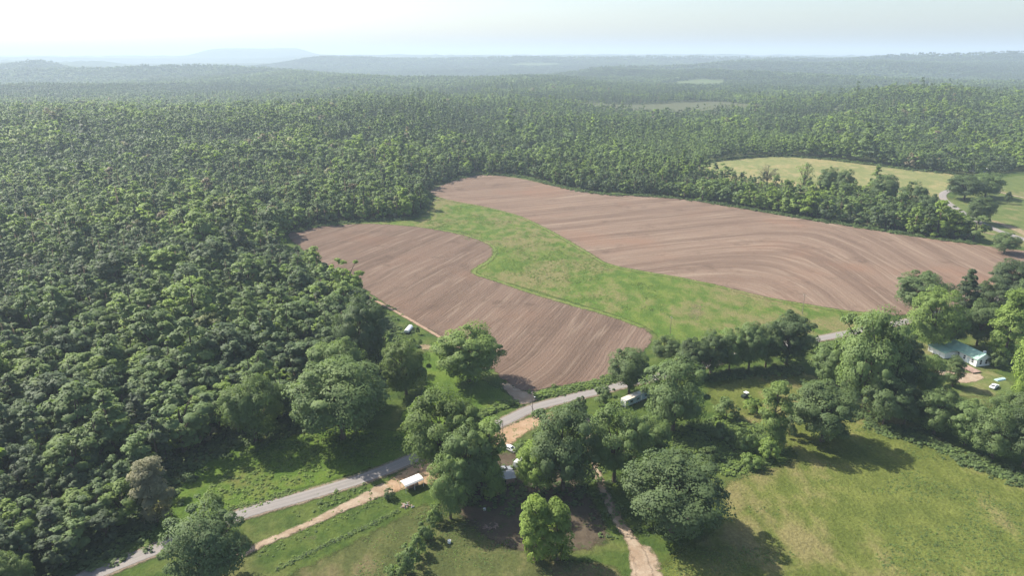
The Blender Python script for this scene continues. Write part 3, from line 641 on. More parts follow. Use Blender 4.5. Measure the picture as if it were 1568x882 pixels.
lone = rng.random(nW); sclW = np.where((lone > 0.5) & (lone < 0.53), sclW * 1.32, sclW); tintW = np.where((lone > 0.955) & (kindW != 2), 0.68, tintW); tintW = np.where(lone < 0.012, 0.95, tintW)
young = inpoly(WP[:, 0], WP[:, 1], YOUNG); sclW = np.where(young, sclW * 0.78, sclW); tintW = np.where(young, 0.52 + rng.normal(0, .06, nW), tintW)
lowb = (WP[:, 0] > 100) & (segdist(WP, np.vstack([OPEN2, OPEN2[:1]]))[0] < 70) & (784 + F * WP[:, 0] / WP[:, 1] < 1290) & (WP[:, 1] < 640); sclW = np.where(lowb, sclW * 0.66, sclW)
tintW = tintW.clip(0.02, 0.98); rotW = rng.uniform(0, 6.28, nW); idxW = rng.integers(0, 99, nW)
px, py, pd = project(WP[:, 0], WP[:, 1], wz + 12)
inview = (px > -20) & (px < 1588) & (py > 60) & (py < 900)
edge_d = segdist(WP, np.vstack([OPEN1, OPEN1[:1]]))[0]
cand = np.where(inview & (wd < 900) & ~((px < 330) & (py > 880)))[0]
near = cand[np.argsort(pd[cand] / sclW[cand])[:300]]
is_near = np.zeros(nW, bool); is_near[near] = True
for i in near:
    L = (FB, FT, FP)[kindW[i]]; pr = L[idxW[i] % len(L)]; s = sclW[i] * 1.05
    if kindW[i] == 2: lb, gp, nm = 'dark narrow-topped pine among the broadleaf trees of the near left woods', 'pines of the near left woods', 'woodland_pine'
    elif kindW[i] == 1: lb, gp, nm = 'tall narrow broadleaf tree packed into the near left woods', 'tall broadleaf trees of the near left woods', 'woodland_tree'
    else: lb, gp, nm = 'round-crowned broadleaf tree packed into the near left woods', 'round broadleaf trees of the near left woods', 'woodland_tree'
    plant(nm, pr, WP[i], pr['H'] * s, pr['W'] * s * rng.uniform(1.0, 1.3), rotW[i], tintW[i], lb, 'tree', gp)

def proto_collection(name, meshes):
    c = bpy.data.collections.new(name)
    for k, m in enumerate(meshes): c.objects.link(bpy.data.objects.new('%s_%02d' % (name, k), m))
    return c
def scatter(name, P, Z, rot, scl, idx, tint, coll, label, cat):
    """instances of the shapes in coll on points: only for what nobody could count"""
    me = bpy.data.meshes.new(name); me.vertices.add(len(P)); me.vertices.foreach_set('co', np.column_stack([P, Z]).astype(np.float32).ravel())
    for nm, ty, D in (('rot', 'FLOAT', rot), ('tint', 'FLOAT', tint)):
        me.attributes.new(nm, ty, 'POINT').data.foreach_set('value', np.asarray(D, np.float32))
    me.attributes.new('idx', 'INT', 'POINT').data.foreach_set('value', np.asarray(idx, np.int32))
    me.attributes.new('scl', 'FLOAT_VECTOR', 'POINT').data.foreach_set('vector', np.asarray(scl, np.float32).ravel())
    o = link(name, me); tag(o, label, cat, kind='stuff')
    ng = bpy.data.node_groups.new(name + '_scatter', 'GeometryNodeTree')
    ng.interface.new_socket('Geometry', in_out='INPUT', socket_type='NodeSocketGeometry'); ng.interface.new_socket('Geometry', in_out='OUTPUT', socket_type='NodeSocketGeometry')
    n = ng.nodes; gi = n.new('NodeGroupInput'); go = n.new('NodeGroupOutput'); ip = n.new('GeometryNodeInstanceOnPoints'); ci = n.new('GeometryNodeCollectionInfo')
    ci.inputs['Collection'].default_value = coll; ci.inputs['Separate Children'].default_value = True; ci.inputs['Reset Children'].default_value = True
    def na(nm, ty): a = n.new('GeometryNodeInputNamedAttribute'); a.data_type = ty; a.inputs[0].default_value = nm; return a.outputs[0]
    cx = n.new('ShaderNodeCombineXYZ'); ng.links.new(na('rot', 'FLOAT'), cx.inputs[2])
    er = n.new('FunctionNodeEulerToRotation'); ng.links.new(cx.outputs[0], er.inputs[0])
    ng.links.new(gi.outputs[0], ip.inputs['Points']); ng.links.new(ci.outputs[0], ip.inputs['Instance']); ip.inputs['Pick Instance'].default_value = True
    ng.links.new(na('idx', 'INT'), ip.inputs['Instance Index']); ng.links.new(er.outputs[0], ip.inputs['Rotation']); ng.links.new(na('scl', 'FLOAT_VECTOR'), ip.inputs['Scale'])
    ng.links.new(ip.outputs[0], go.inputs[0])
    md = o.modifiers.new('scatter', 'NODES'); md.node_group = ng
    return o
MID = proto_collection('wood_mid', [joined('wm%d' % k, 'broad', 16, 10.5, 22, 42, 0.68, 200 + k, 3) for k in range(6)] + [joined('wt%d' % k, 'tall', 18, 8, 18, 40, 0.66, 210 + k, 2) for k in range(3)] + [joined('wp%d' % k, 'pine', 19, 7.5, 24, 30, 0.62, 220 + k, 3) for k in range(3)])
LOW = proto_collection('wood_low', [joined('lm%d' % k, 'broad', 16, 11, 14, 20, 1.15, 230 + k, 0) for k in range(6)] + [joined('lt%d' % k, 'tall', 18, 8.5, 12, 18, 1.05, 240 + k, 0) for k in range(3)] + [joined('lp%d' % k, 'pine', 20, 8, 14, 16, 1.0, 250 + k, 0) for k in range(3)])
gidx = np.where(kindW == 0, idxW % 6, np.where(kindW == 1, 6 + idxW % 3, 9 + idxW % 3))
s3 = np.stack([sclW * rng.uniform(1.02, 1.32, nW), sclW * rng.uniform(1.02, 1.32, nW), sclW * rng.uniform(0.9, 1.12, nW)], 1)
az = np.arctan2(WP[:, 0], WP[:, 1]); mid = (wd < 720) & ~is_near; belt = mid & (WP[:, 0] > 60) & (segdist(WP, np.vstack([OPEN2, OPEN2[:1]]))[0] < 130) & (WP[:, 1] < 620)
for nm, m, cl, lb in (('woodland', mid & (az < R(-4)) & ~belt, MID, 'dense green woods covering the left side beyond the nearest trees'),
                      ('woodland', mid & (az >= R(-4)) & ~belt, MID, 'wooded edge along the far side of the ploughed fields'),
                      ('tree_belt', belt, MID, 'belt of trees between the far ploughed field and the yellow hayfield'),
                      ('woodland', (wd >= 720) & (az < R(8)), LOW, 'woods on the ridge and slopes behind the fields, left and centre'),
                      ('woodland', (wd >= 720) & (az >= R(8)), LOW, 'woods on the rounded hill behind the hayfield at right')):
    if m.sum(): scatter(nm, WP[m], wz[m] - 0.2, rotW[m], s3[m], gidx[m], tintW[m], cl, lb, 'woods')
# far forest, read as one mass
FAR = proto_collection('wood_far', [joined('ff%d' % k, 'broad', 15, 13, 6, 9, 2.6, 260 + k, 0, 6, 22) for k in range(4)] + [joined('fp%d' % k, 'pine', 18, 9, 7, 8, 2.2, 270 + k, 0, 9, 22) for k in range(3)])
FP_ = []
for r0, r1, sp in ((2300, 3800, 27.0), (3800, 7200, 44.0)):
    x = np.arange(-r1 * .8, r1 * .8, sp); y = np.arange(1400, r1, sp); X, Y = np.meshgrid(x, y)
    X = X.ravel() + rng.uniform(-.5, .5, X.size) * sp; Y = Y.ravel() + rng.uniform(-.5, .5, Y.size) * sp; d = np.hypot(X, Y)
    k = (d >= r0) & (d < r1) & (np.abs(np.arctan2(X, Y)) < R(43)); X, Y = X[k], Y[k]; op = np.zeros(len(X), bool)
    for P in FARF: op |= inpoly(X, Y, P)
    FP_.append(np.column_stack([X[~op], Y[~op], np.full((~op).sum(), sp / 27.0)]))
FQ = np.vstack(FP_); nf = len(FQ); fp = fbm(FQ[:, 0] / 500 + 8, FQ[:, 1] / 500 + 3)
fs = 0.5 + 0.5 * FQ[:, 2]
fidx = np.where(rng.random(nf) < sstep(0.42, 0.58, fp), rng.integers(4, 7, nf), rng.integers(0, 4, nf))
scatter('far_forest', FQ[:, :2], hgt(FQ[:, 0], FQ[:, 1]) - 0.5, rng.uniform(0, 6.28, nf), np.stack([fs * 1.1, fs * 1.1, rng.uniform(0.8, 1.15, nf)], 1), fidx, (0.33 + (0.5 - fp) * 0.5 + rng.normal(0, .05, nf)).clip(0.03, .9), FAR, 'far forest of the rolling hills fading into haze', 'forest')

# undergrowth and weeds
WEED = proto_collection('weed', [joined('we%d' % k, 'bush', 1.5, 2.4, 8, 16, 0.26, 300 + k, 0) for k in range(4)])
def weeds(name, P, s, tint, label, cat='weeds'):
    n = len(P); z = hgt(P[:, 0], P[:, 1]); ss = rng.uniform(0.6, 1.3, n) * s
    scatter(name, P, z - 0.05, rng.uniform(0, 6.28, n), np.stack([ss, ss, ss * rng.uniform(0.4, 0.85, n)], 1), rng.integers(0, 4, n), (tint + rng.normal(0, .06, n)).clip(.02, .80), WEED, label, cat)
def fill(poly, n):
    x0, y0 = poly.min(0); x1, y1 = poly.max(0); P = rng.uniform((x0, y0), (x1, y1), (n * 4, 2)); P = P[inpoly(P[:, 0], P[:, 1], poly)]; return P[:n]
def strip(px, n, w, world=None):
    C = resample(spline(W2(px), 8), 1.0); k = rng.integers(0, len(C), n); return C[k] + rng.normal(0, w / 2, (n, 2))
bank = W2([(275, 800), (330, 735), (370, 690), (420, 675), (480, 660), (540, 655), (600, 665), (640, 680), (560, 715), (460, 745), (380, 775), (320, 800)])
weeds('bank_weeds', fill(bank, 700), 0.55, .70, 'tangled bright weeds on the bank between the woods and the road')
weeds('wood_edge_undergrowth', np.vstack([strip([(100, 862), (165, 828), (215, 784), (240, 744), (290, 700), (385, 668), (475, 636), (542, 608), (578, 568), (597, 535), (588, 505), (548, 468)], 1700, 9)]), 1.1, .42, 'undergrowth along the lower edge of the left woods', 'undergrowth')
wwP = fill(W2([(640, 345), (700, 315), (790, 335), (870, 380), (930, 410), (1010, 440), (1020, 480), (930, 470), (800, 430), (745, 408), (757, 380)]), 5200)
wwP = wwP[fbm(wwP[:, 0] / 14, wwP[:, 1] / 9, 3) > 0.50]
weeds('waterway_weeds', wwP, 0.40, .68, 'patchy bright green weeds in the grass strip between the ploughed fields')
weeds('ditch_weeds', np.vstack([strip([(820, 606), (860, 600), (905, 590), (940, 580)], 420, 2.6), strip([(700, 648), (740, 634), (785, 616)], 260, 2.0)]), 0.9, .60, 'weedy ditch between the near ploughed field and the road')
scrub = W2([(1040, 650), (1100, 640), (1160, 650), (1200, 690), (1170, 720), (1110, 730), (1060, 690)])
weeds('pasture_scrub', np.vstack([fill(scrub, 900), fill(W2([(980, 690), (1030, 640), (1090, 690), (1110, 720), (1060, 700)]), 260)]), 0.85, .58, 'low scrub beside the round oak in the pasture')
weeds('border_scrub', np.vstack([strip([(1340, 655), (1400, 668), (1470, 698), (1540, 728), (1600, 745)], 420, 5), strip([(1240, 590), (1300, 625), (1340, 650)], 200, 5), strip([(1050, 582), (1120, 574), (1220, 568)], 260, 4)]), 1.0, .44, 'low growth under the pasture border trees', 'undergrowth')
weeds('fence_weeds', np.vstack([strip([(425, 872), (500, 835), (560, 808), (610, 783)], 260, 0.9), strip([(660, 790), (650, 820), (630, 860), (600, 895)], 240, 2.5), strip([(400, 846), (470, 816), (545, 782), (600, 762)], 120, 2.5)]), 0.36, .60, 'weeds along the fence line and dirt track')
weeds('roadside_weeds', np.vstack([strip([(150, 868), (250, 826), (350, 786), (450, 754)], 260, 2.0), strip([(470, 780), (520, 765), (560, 750)], 60, 4)]), 0.5, .6, 'weeds on the shoulder of the lower left road')
weeds('homestead_weeds', np.vstack([fill(W2([(690, 770), (730, 730), (800, 700), (850, 735), (900, 750), (880, 775), (780, 790)]), 300), strip([(905, 720), (935, 770), (960, 810)], 90, 9)]), 0.8, .42, 'low growth under the homestead trees', 'undergrowth')
weeds('belt_undergrowth', np.vstack([strip([(690, 277), (735, 267), (800, 271), (850, 284), (920, 297), (1030, 303), (1140, 319), (1260, 339), (1400, 361), (1493, 373)], 800, 4), strip([(445, 357), (500, 345), (570, 338), (625, 335), (655, 316), (655, 295)], 300, 4)]), 1.5, .40, 'undergrowth along the far edge of the ploughed fields', 'undergrowth')

tp = fill(W2([(1000, 880), (1100, 800), (1120, 735), (1200, 700), (1330, 650), (1400, 660), (1480, 710), (1600, 760), (1620, 950), (1300, 960), (1020, 930)]), 9000)
tp = tp[fbm(tp[:, 0] / 16 + 3, tp[:, 1] / 9 + 40, 3) > 0.55]
weeds('pasture_tussocks', tp, 0.26, .56, 'coarse grass tussocks dotted over the lower right pasture', 'grass')
tq = fill(W2([(430, 885), (500, 845), (600, 795), (655, 775), (740, 800), (850, 855), (950, 875), (950, 930), (500, 950)]), 2600)
tq = tq[fbm(tq[:, 0] / 11 + 3, tq[:, 1] / 8 + 40, 3) > 0.48]
weeds('pasture_tussocks', tq, 0.24, .58, 'coarse grass tussocks in the lower middle pasture', 'grass')
weeds('hayfield_edge_growth', strip([(1042, 262), (1085, 249), (1130, 242), (1180, 239), (1250, 242), (1320, 250), (1400, 260), (1462, 266)], 420, 5), 1.9, .44, 'undergrowth along the far edge of the yellow hayfield', 'undergrowth')

# ------------------------------------------------------------------ buildings and made things
WHITE = plain('white_siding', (0.78, 0.78, 0.76), 0.6, 0.05, 1.5); ROOFG = plain('green_metal_roof', (0.33, 0.51, 0.41), 0.45, 0.10, 0.4, 0.2, 0.4)
GLASS = plain('window_glass', (0.03, 0.035, 0.04), 0.12, 0.1, 1, 0.0, 0.6); WOOD = plain('weathered_wood', (0.30, 0.21, 0.17), 0.9, 0.25, 1.2)
METAL = plain('white_sheet_metal', (0.80, 0.80, 0.79), 0.4, 0.05, 0.8, 0.1, 0.5); DARK = plain('black_rubber', (0.025, 0.025, 0.025), 0.8)
GREY = plain('grey_sheet_metal', (0.33, 0.34, 0.36), 0.5, 0.15, 0.5, 0.3); TEAL = plain('blue_grey_panel', (0.36, 0.44, 0.47), 0.5, 0.08); TAN = plain('tan_roof_coating', (0.62, 0.55, 0.45), 0.7, 0.12)
POLEW = plain('treated_pole', (0.24, 0.20, 0.165), 0.9, 0.25, 1.0); ORANGE = plain('orange_plastic', (0.60, 0.20, 0.09), 0.5, 0.1); DKGREEN = plain('dark_green_paint', (0.035, 0.05, 0.04), 0.5)
CAR = plain('white_car_paint', (0.78, 0.79, 0.80), 0.25, 0.03, 1, 0.0, 0.6)
def ground3(P): return (P[0], P[1], float(hgt(P[0], P[1])))
def frame(A, B):
    a, b = at(*A), at(*B); d = b - a; return a, math.atan2(d[1], d[0]), float(np.hypot(*d))

# white house with green roof: local x along the long wall (away from the gable end), y towards the back
a, rz, L = frame((1494, 562), (1451, 541))
h = thing('white_house', 'white house with green metal gable roof and lower wing at the right', 'house', ground3(a), rz)
L = 14.5; D = 6.4; E = 3.3; Rg = 5.2                                         # y is negative: the body lies behind the front wall
sgn = -1
def yy(v): return sgn * v
part('wall', lambda bm: prismbm(bm, [(yy(0), -0.2), (yy(D), -0.2), (yy(D), E), (yy(D / 2), Rg - 0.12), (yy(0), E)], 0, L), WHITE, h)
def roofpan(bm, y0, z0, y1, z1, x0, x1, th=0.12):
    prismbm(bm, [(y0, z0), (y1, z1), (y1, z1 + th), (y0, z0 + th)], x0, x1)
sl_ = (Rg - E) / (D / 2)
rf = part('roof', lambda bm: (roofpan(bm, yy(-0.45), E - 0.45 * sl_, yy(D / 2), Rg, -0.4, L + 0.4), roofpan(bm, yy(D + 0.45), E - 0.45 * sl_, yy(D / 2) - 0.002, Rg - 0.002, -0.4, L + 0.4)), ROOFG, h)
for k in range(14): part('roof_seam', lambda bm, k=k: roofpan(bm, yy(-0.45), E - 0.45 * sl_ + 0.12, yy(D / 2), Rg + 0.12, 0.2 + k * 1.07, 0.26 + k * 1.07, 0.04), ROOFG, rf)
box('chimney', WHITE, rf, 1.0, 1.8, yy(D * 0.68) - 0.4, yy(D * 0.68) + 0.4, 3.6, 5.7)
def window(par, x, y, z0, w, hh, ax):
    if ax == 'x':
        o = part('window', lambda bm: boxbm(bm, x - w / 2, x + w / 2, y - 0.03, y + 0.05, z0, z0 + hh), GLASS, par)
        part('window_frame', lambda bm: [boxbm(bm, x - w / 2 - 0.1, x + w / 2 + 0.1, y, y + 0.08, z, z + 0.1) for z in (z0 - 0.1, z0 + hh / 2 - 0.05, z0 + hh)] + [boxbm(bm, xx - 0.05, xx + 0.05, y, y + 0.07, z0, z0 + hh) for xx in (x - w / 2, x + w / 2)], WHITE, o)
    else:
        o = part('window', lambda bm: boxbm(bm, x - 0.05, x + 0.03, y - w / 2, y + w / 2, z0, z0 + hh), GLASS, par)
        part('window_frame', lambda bm: [boxbm(bm, x - 0.08, x, y - w / 2 - 0.1, y + w / 2 + 0.1, z, z + 0.1) for z in (z0 - 0.1, z0 + hh / 2 - 0.05, z0 + hh)] + [boxbm(bm, x - 0.07, x, yy_ - 0.05, yy_ + 0.05, z0, z0 + hh) for yy_ in (y - w / 2, y + w / 2)], WHITE, o)
for y in (0.3, 0.7): window(h, -0.01, yy(D * y), 0.9, 1.0, 1.8, 'y')
for x in (1.8, 5.6, 8.4): window(h, x, 0.01, 1.0, 1.0, 1.5, 'x')
dr = box('door', TEAL, h, 3.3, 4.3, -0.02, 0.06, 0.1, 2.2); box('handle', DARK, dr, 3.4, 3.5, 0.06, 0.12, 1.05, 1.15)
box('wing_wall', WHITE, h, 9.2, 17.0, 0.012, 5.6, -0.2, 2.45)
part('wing_roof', lambda bm: (roofpan(bm, 6.3, 2.35, 2.9, 3.35, 8.6, 17.6), roofpan(bm, -0.0, 2.9, 2.902, 3.348, 8.6, 17.6)), ROOFG, h)
for x in (9.4, 12.0, 14.6, 17.0): box('porch_post', WHITE, h, x - 0.08, x + 0.08, 5.95, 6.11, -0.2, 2.4)
a2 = at(1486, 567)
dk = thing('deck', 'weathered pinkish wooden deck in front of the white house', 'deck', ground3(a2), rz)
for k in range(20): box('plank', WOOD, dk, -3.0, 3.4, -1.9 + k * 0.2, -1.72 + k * 0.2, 0.5, 0.55)
for x in (-2.9, 0.2, 3.3):
    for y in (-1.8, 2.0): box('post', WOOD, dk, x - 0.07, x + 0.07, y - 0.07, y + 0.07, -0.1, 0.5)
box('rail', WOOD, dk, -3.0, 3.4, 2.12, 2.2, 1.3, 1.4)
for k in range(5): box('rail_post', WOOD, dk, -3.0 + k * 1.58, -2.92 + k * 1.58, 2.12, 2.2, 0.5, 1.3)

def wheel(par, x, y, r, w):
    o = part('wheel', lambda bm: tubebm(bm, (x, y - w / 2, r), (x, y + w / 2, r), r, r, 16), DARK, par)
    part('rim', lambda bm: tubebm(bm, (x, y - w / 2 - 0.01, r), (x, y + w / 2 + 0.01, r), r * 0.55, r * 0.55, 12), GREY, o)
# long camper: x along its length from the pale front end
a, rz, L = frame((950, 622), (992, 604)); L = 12.2
c = thing('camper', 'long pale camper with tan roof parked between roadside trees', 'trailer', ground3(a), rz)
part('body', lambda bm: boxbm(bm, 0, L, -2.5, 0, 0.55, 3.05, 0.12), TEAL, c)
part('roof', lambda bm: prismbm(bm, [(-2.52, 3.03), (0.02, 3.03), (0.02, 3.10), (-1.25, 3.22), (-2.52, 3.10)], -0.03, L + 0.03), TAN, c)
part('front_panel', lambda bm: boxbm(bm, -0.06, -0.002, -2.42, -0.08, 0.62, 2.98), METAL, c)
for x in (2.2, 5.4, 9.5): box('window', GLASS, c, x, x + 1.3, -2.53, -2.49, 1.6, 2.3)
dd = box('door', METAL, c, 7.4, 8.1, -2.53, -2.49, 0.7, 2.6); box('handle', DARK, dd, 7.5, 7.56, -2.58, -2.53, 1.6, 1.7)
for x in (6.0, 7.0):
    for y in (-2.3, -0.2): wheel(c, x, y, 0.36, 0.24)
part('tow_bar', lambda bm: (tubebm(bm, (0.1, -2.0, 0.55), (-1.3, -1.25, 0.5), 0.06), tubebm(bm, (0.1, -0.5, 0.55), (-1.3, -1.25, 0.5), 0.06), tubebm(bm, (-1.2, -1.25, 0), (-1.2, -1.25, 0.9), 0.05)), DARK, c)
box('roof_vent', METAL, c, 4.0, 4.5, -1.5, -1.0, 3.16, 3.36); box('roof_unit', METAL, c, 7.2, 8.2, -1.6, -0.9, 3.16, 3.45, bev=0.05)

# white carport beside the dirt track
a, rz, L = frame((622, 757), (648, 746)); L = 5.6; Dp = 3.4
c = thing('carport', 'white open carport beside the orange dirt track', 'carport', ground3(a), rz)
prof = [(y, 2.3 + 0.5 * (1 - ((y - Dp / 2) / (Dp / 2)) ** 2) ** 0.6) for y in np.linspace(0, Dp, 11)]
def arch(bm):
    prismbm(bm, prof + [(y, z - 0.07) for y, z in prof[::-1]], -0.15, L + 0.15)
part('roof', arch, METAL, c)
for x in (0, L / 2, L):
    for y in (0.03, Dp - 0.03): part('post', lambda bm, x=x, y=y: tubebm(bm, (x, y, -0.1), (x, y, 2.28), 0.05), METAL, c)
    part('rafter', lambda bm, x=x: [tubebm(bm, (x, prof[i][0], prof[i][1] - 0.1), (x, prof[i + 1][0], prof[i + 1][1] - 0.1), 0.04, 0.04, 6) for i in range(10)], METAL, c)
w = thing('utility_trailer', 'low wooden-sided utility trailer parked under the white carport', 'trailer', ground3(a + np.array([math.cos(rz) * 2.9 - math.sin(rz) * 1.7, math.sin(rz) * 2.9 + math.cos(rz) * 1.7])), rz)
box('bed', WOOD, w, -1.6, 1.6, -0.8, 0.8, 0.5, 0.6)
for y in (-0.8, 0.76): box('side_board', WOOD, w, -1.6, 1.6, y, y + 0.04, 0.6, 1.1)
for x in (-1.6, 1.56): box('end_board', WOOD, w, x, x + 0.04, -0.76, 0.76, 0.6, 1.1)
for y in (-0.95, 0.95): wheel(w, 0, y, 0.32, 0.2)
part('tow_bar', lambda bm: tubebm(bm, (-1.6, 0, 0.5), (-2.5, 0, 0.45), 0.05), DARK, w)

# parked cars of the homestead
def car(A, rz, label, mat, van=False, cat='car'):
    c = thing('parked_' + cat, label, cat, ground3(at(*A)), rz)
    if van: prof = [(-2.6, 0.35), (2.5, 0.35), (2.6, 0.9), (2.45, 1.25), (1.75, 2.05), (1.5, 2.2), (-2.5, 2.2), (-2.62, 1.0)]
    else: prof = [(-2.25, 0.35), (2.2, 0.35), (2.3, 0.62), (2.1, 0.86), (1.0, 0.98), (0.25, 1.42), (-1.1, 1.45), (-1.75, 1.02), (-2.25, 0.95), (-2.32, 0.6)]
    def body(bm):
        A_ = [bm.verts.new((x, -0.88, z)) for x, z in prof]; B_ = [bm.verts.new((x, 0.88, z)) for x, z in prof]
        for vs in (A_, B_):
            for v in vs:
                if v.co.z > 1.0: v.co.y *= 0.84
        n = len(prof); bm.faces.new(A_); bm.faces.new(B_[::-1])
        for i in range(n): bm.faces.new((A_[i], B_[i], B_[(i + 1) % n], A_[(i + 1) % n]))
        bmesh.ops.bevel(bm, geom=list(bm.edges), offset=0.06, segments=2, affect='EDGES')
    part('body', body, mat, c, False)
    if van:
        part('windscreen', lambda bm: prismbm(bm, [(-0.66, 1.32), (0.66, 1.32), (0.6, 1.33), (-0.6, 1.33)], 2.38, 2.40), GLASS, c)
        for s in (-1, 1): box('window', GLASS, c, 1.0, 1.9, s * 0.80 - 0.04, s * 0.80 + 0.04, 1.3, 1.8)
    else:
        def quad(bm, pts): bm.faces.new([bm.verts.new(p) for p in pts])
        part('windscreen', lambda bm: quad(bm, [(0.96, -0.66, 1.02), (0.96, 0.66, 1.02), (0.36, 0.60, 1.385), (0.36, -0.60, 1.385)]), GLASS, c)
        part('rear_window', lambda bm: quad(bm, [(-1.70, -0.64, 1.085), (-1.70, 0.64, 1.085), (-1.2, 0.6, 1.425), (-1.2, -0.6, 1.425)]), GLASS, c)
        for s in (-1, 1): part('side_window', lambda bm, s=s: quad(bm, [(0.75, s * 0.862, 1.02), (-1.4, s * 0.862, 1.06), (-1.0, s * 0.765, 1.36), (0.2, s * 0.765, 1.36)]), GLASS, c)
    for x in (-1.4, 1.4):
        for y in (-0.82, 0.82): wheel(c, x, y, 0.33, 0.22)
    for y in (-0.6, 0.6): box('headlight', METAL, c, prof[2][0] - 0.1, prof[2][0] + 0.02, y - 0.15, y + 0.15, 0.62, 0.76)
    return c
car((782, 690), R(-40), 'white parked car between the trees at the end of the orange verge', CAR)
car((796, 712), R(60), 'white van parked among the trees below the white car', CAR, True, 'van')
car((772, 722), R(20), 'pale grey parked car in the shade beside the metal-roofed shed', GREY)
# metal roofed shed
a = at(770, 738)
s_ = thing('shed', 'grey metal-roofed shed in the shade of the homestead trees', 'shed', ground3(a), R(15))
box('wall', WOOD, s_, -3, 3, -1.8, 1.8, -0.1, 2.2)
part('roof', lambda bm: (roofpan(bm, -2.2, 2.1, 0, 2.95, -3.3, 3.3, 0.06), roofpan(bm, 2.2, 2.1, 0.002, 2.948, -3.3, 3.3, 0.06)), GREY, s_)
box('door', DARK, s_, -0.5, 0.5, -1.84, -1.79, 0, 1.9)
# orange tank, white tub, other bits in the yard
def drum(A, r, hh, mat, name, label, cat):
    o = thing(name, label, cat, ground3(at(*A)))
    part('shell', lambda bm: (tubebm(bm, (0, 0, 0), (0, 0, hh), r, r * 0.96, 18)), mat, o)
    part('rim', lambda bm: (tubebm(bm, (0, 0, hh), (0, 0, hh + 0.08), r * 1.05, r * 1.05, 18), tubebm(bm, (0, 0, hh + 0.081), (0, 0, hh + 0.14), r * 0.5, r * 0.4, 12)), mat, o)
drum((728, 692), 0.9, 1.3, ORANGE, 'water_tank', 'orange plastic tank showing through the roadside trees', 'tank')
drum((688, 832), 0.42, 0.7, METAL, 'barrel', 'white barrel standing beside the hedge line', 'barrel')
drum((742, 782), 0.38, 0.55, METAL, 'barrel', 'small white barrel in the shade below the centre trees', 'barrel')
# scrap heap by the carport
def heap(A, n, sp, mats, name, label, cat):
    o = thing(name, label, cat, ground3(at(*A)))
    for k in range(n):
        b = part('board', lambda bm: boxbm(bm, -0.45, 0.45, -0.11, 0.11, -0.03, 0.03), mats[k % len(mats)], o)
        b.location = (random.uniform(-sp, sp), random.uniform(-sp, sp) * 0.6, 0.08 + 0.05 * k * 0.5); b.rotation_euler = (random.uniform(-.2, .2), random.uniform(-.15, .15), random.uniform(0, 3.1))
heap((624, 775), 22, 1.6, (WOOD, GREY, WOOD), 'board_pile', 'pile of pale boards and scrap below the white carport', 'pile')
heap((752, 808), 22, 1.8, (WOOD,), 'brush_pile', 'brown pile of old boards in the shade of the lower pasture', 'pile')
# covered wagon by the field track
a, rz, L = frame((622, 512), (632, 500))
o = thing('farm_wagon', 'low white-covered farm wagon beside the tan field track', 'wagon', ground3(a), rz)
part('cover', lambda bm: prismbm(bm, [(-1.1, 0.7), (1.1, 0.7), (1.0, 1.5), (0.4, 1.9), (-0.4, 1.9), (-1.0, 1.5)], 0, 6.5), METAL, o)
box('bed', DARK, o, -0.2, 6.7, -1.15, 1.15, 0.5, 0.68)
for x in (1.0, 5.4):
    for y in (-1.1, 1.1): wheel(o, x, y, 0.4, 0.22)
part('tow_bar', lambda bm: tubebm(bm, (-0.2, 0, 0.55), (-1.8, 0, 0.4), 0.06), DARK, o)
# utility cart in the pasture
o = thing('utility_cart', 'small dark utility cart with pale roof in the shaded pasture', 'cart', ground3(at(1141, 609)), R(35))
part('body', lambda bm: (boxbm(bm, -1.5, 1.5, -0.75, 0.75, 0.4, 0.95, 0.06), boxbm(bm, -1.5, -0.3, -0.7, 0.7, 0.955, 1.25)), DKGREEN, o)
box('seat', DARK, o, -0.2, 0.3, -0.6, 0.6, 0.955, 1.35); box('roof', METAL, o, -0.5, 1.1, -0.75, 0.75, 1.95, 2.02, bev=0.02)
for x in (-0.45, 1.05):
    for y in (-0.7, 0.7): part('roof_post', lambda bm, x=x, y=y: tubebm(bm, (x, y, 0.9), (x, y, 1.96), 0.035), DARK, o)
for x in (-1.0, 1.0):
    for y in (-0.8, 0.8): wheel(o, x, y, 0.34, 0.26)
# small things in the house yard
o = thing('canoe', 'pale teal upturned boat on the grass right of the house', 'boat', ground3(at(1531, 582)), R(20))
part('hull', lambda bm: prismbm(bm, [(-0.8, 0.02), (0.8, 0.02), (0.6, 0.45), (0, 0.6), (-0.6, 0.45)], -2.2, 2.2), plain('teal_hull', (0.45, 0.62, 0.60), 0.4), o)
part('keel', lambda bm: boxbm(bm, -2.1, 2.1, -0.04, 0.04, 0.58, 0.68), METAL, o)
car((1522, 594), R(35), 'white car half hidden by trees right of the house yard', CAR)
# long white-roofed barn behind the hayfield oaks
a = at(1498, 262)
b_ = thing('long_barn', 'long low white-roofed barn behind the road-bend oaks', 'barn', ground3(a), R(-8))
box('wall', GREY, b_, -7, 7, -4, 4, -0.5, 2.6)
part('roof', lambda bm: (roofpan(bm, -4.6, 2.5, 0, 3.5, -7.5, 7.5), roofpan(bm, 4.6, 2.5, 0.002, 3.498, -7.5, 7.5)), METAL, b_)
for k in range(3): box('window', GLASS, b_, -6 + k * 3.6, -4.4 + k * 3.6, -4.04, -3.98, 1.0, 2.0)
box('door', DARK, b_, 4.8, 6.2, -4.04, -3.98, -0.2, 2.1)

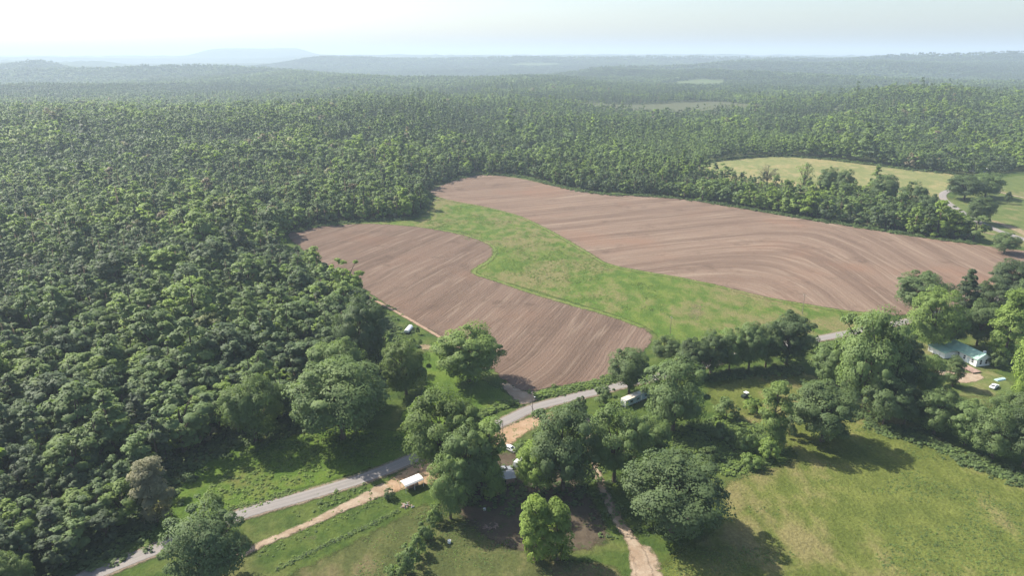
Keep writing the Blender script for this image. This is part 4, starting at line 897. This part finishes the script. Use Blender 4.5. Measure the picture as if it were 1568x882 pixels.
def pole(A, top, label, lamp=False):
    P = at(*A); g = float(hgt(*P)); H = max(7.5, ztop(P, top) - g)
    o = thing('utility_pole', label, 'pole', (P[0], P[1], g), R(28), 'utility poles')
    part('shaft', lambda bm: tubebm(bm, (0, 0, -0.2), (0, 0, H), 0.13, 0.09, 10), POLEW, o)
    x = box('crossarm', POLEW, o, -0.06, 0.06, -0.75, 0.75, H - 0.75, H - 0.62)
    for y in (-0.65, 0, 0.65): part('insulator', lambda bm, y=y: tubebm(bm, (0, y, H - 0.619), (0, y, H - 0.42), 0.05, 0.03, 8), METAL, x)
    if lamp:
        part('lamp_arm', lambda bm: tubebm(bm, (0, 0, H - 1.6), (0.2, -1.2, H - 1.4), 0.04), GREY, o)
        part('lamp_head', lambda bm: boxbm(bm, 0.05, 0.35, -1.5, -1.1, H - 1.5, H - 1.32, 0.04), METAL, o)
pole((815, 640), 600, 'wooden utility pole with a lamp beside the road at the field entrance', True)
pole((1026, 512), 484, 'wooden utility pole in the grass above the small round roadside tree')
pole((1228, 482), 450, 'wooden utility pole at the lower edge of the far ploughed field')
pole((770, 676), 652, 'short wooden pole on the orange verge beside the white car')
# wire fence in the lower pasture
C = resample(W2([(425, 875), (500, 838), (560, 810), (610, 785)]), 3.5)
fo = thing('wire_fence', 'weedy post-and-wire fence along the lower pasture', 'fence', ground3(C[0]))
f0 = np.array(ground3(C[0]))
pt = [np.array(ground3(p)) - f0 for p in C]
pm = None
for p in pt:
    if pm is None: q = part('post', lambda bm: tubebm(bm, (0, 0, -0.2), (0, 0, 1.3), 0.07, 0.06, 6), POLEW, fo); pm = q.data
    else: q = link('post', pm, fo)
    q.location = p
for z in (0.35, 0.7, 1.1): part('wire', lambda bm, z=z: [tubebm(bm, tuple(a_ + [0, 0, z]), tuple(b2 + [0, 0, z]), 0.012, 0.012, 4) for a_, b2 in zip(pt[:-1], pt[1:])], GREY, fo)

# ------------------------------------------------------------------ haze: the summer air over the whole landscape
hz = bpy.data.meshes.new('haze'); bm = bmesh.new(); boxbm(bm, -28000, 28000, -28000, 28000, -59, 300); bm.to_mesh(hz); bm.free()
ho = link('haze', hz); tag(ho, 'pale blue-grey summer haze lying over the hills', 'haze', kind='stuff')
hm = bpy.data.materials.new('haze'); hm.use_nodes = True; hn = hm.node_tree; hn.nodes.clear()
pv = hn.nodes.new('ShaderNodeVolumePrincipled'); pv.inputs['Color'].default_value = (0.70, 0.86, 1.0, 1); pv.inputs['Density'].default_value = HAZE_DENSITY
pv.inputs['Anisotropy'].default_value = 0.12
om = hn.nodes.new('ShaderNodeOutputMaterial'); hn.links.new(pv.outputs[0], om.inputs['Volume']); hz.materials.append(hm)
hm.cycles.homogeneous_volume = True if hasattr(hm.cycles, 'homogeneous_volume') else None
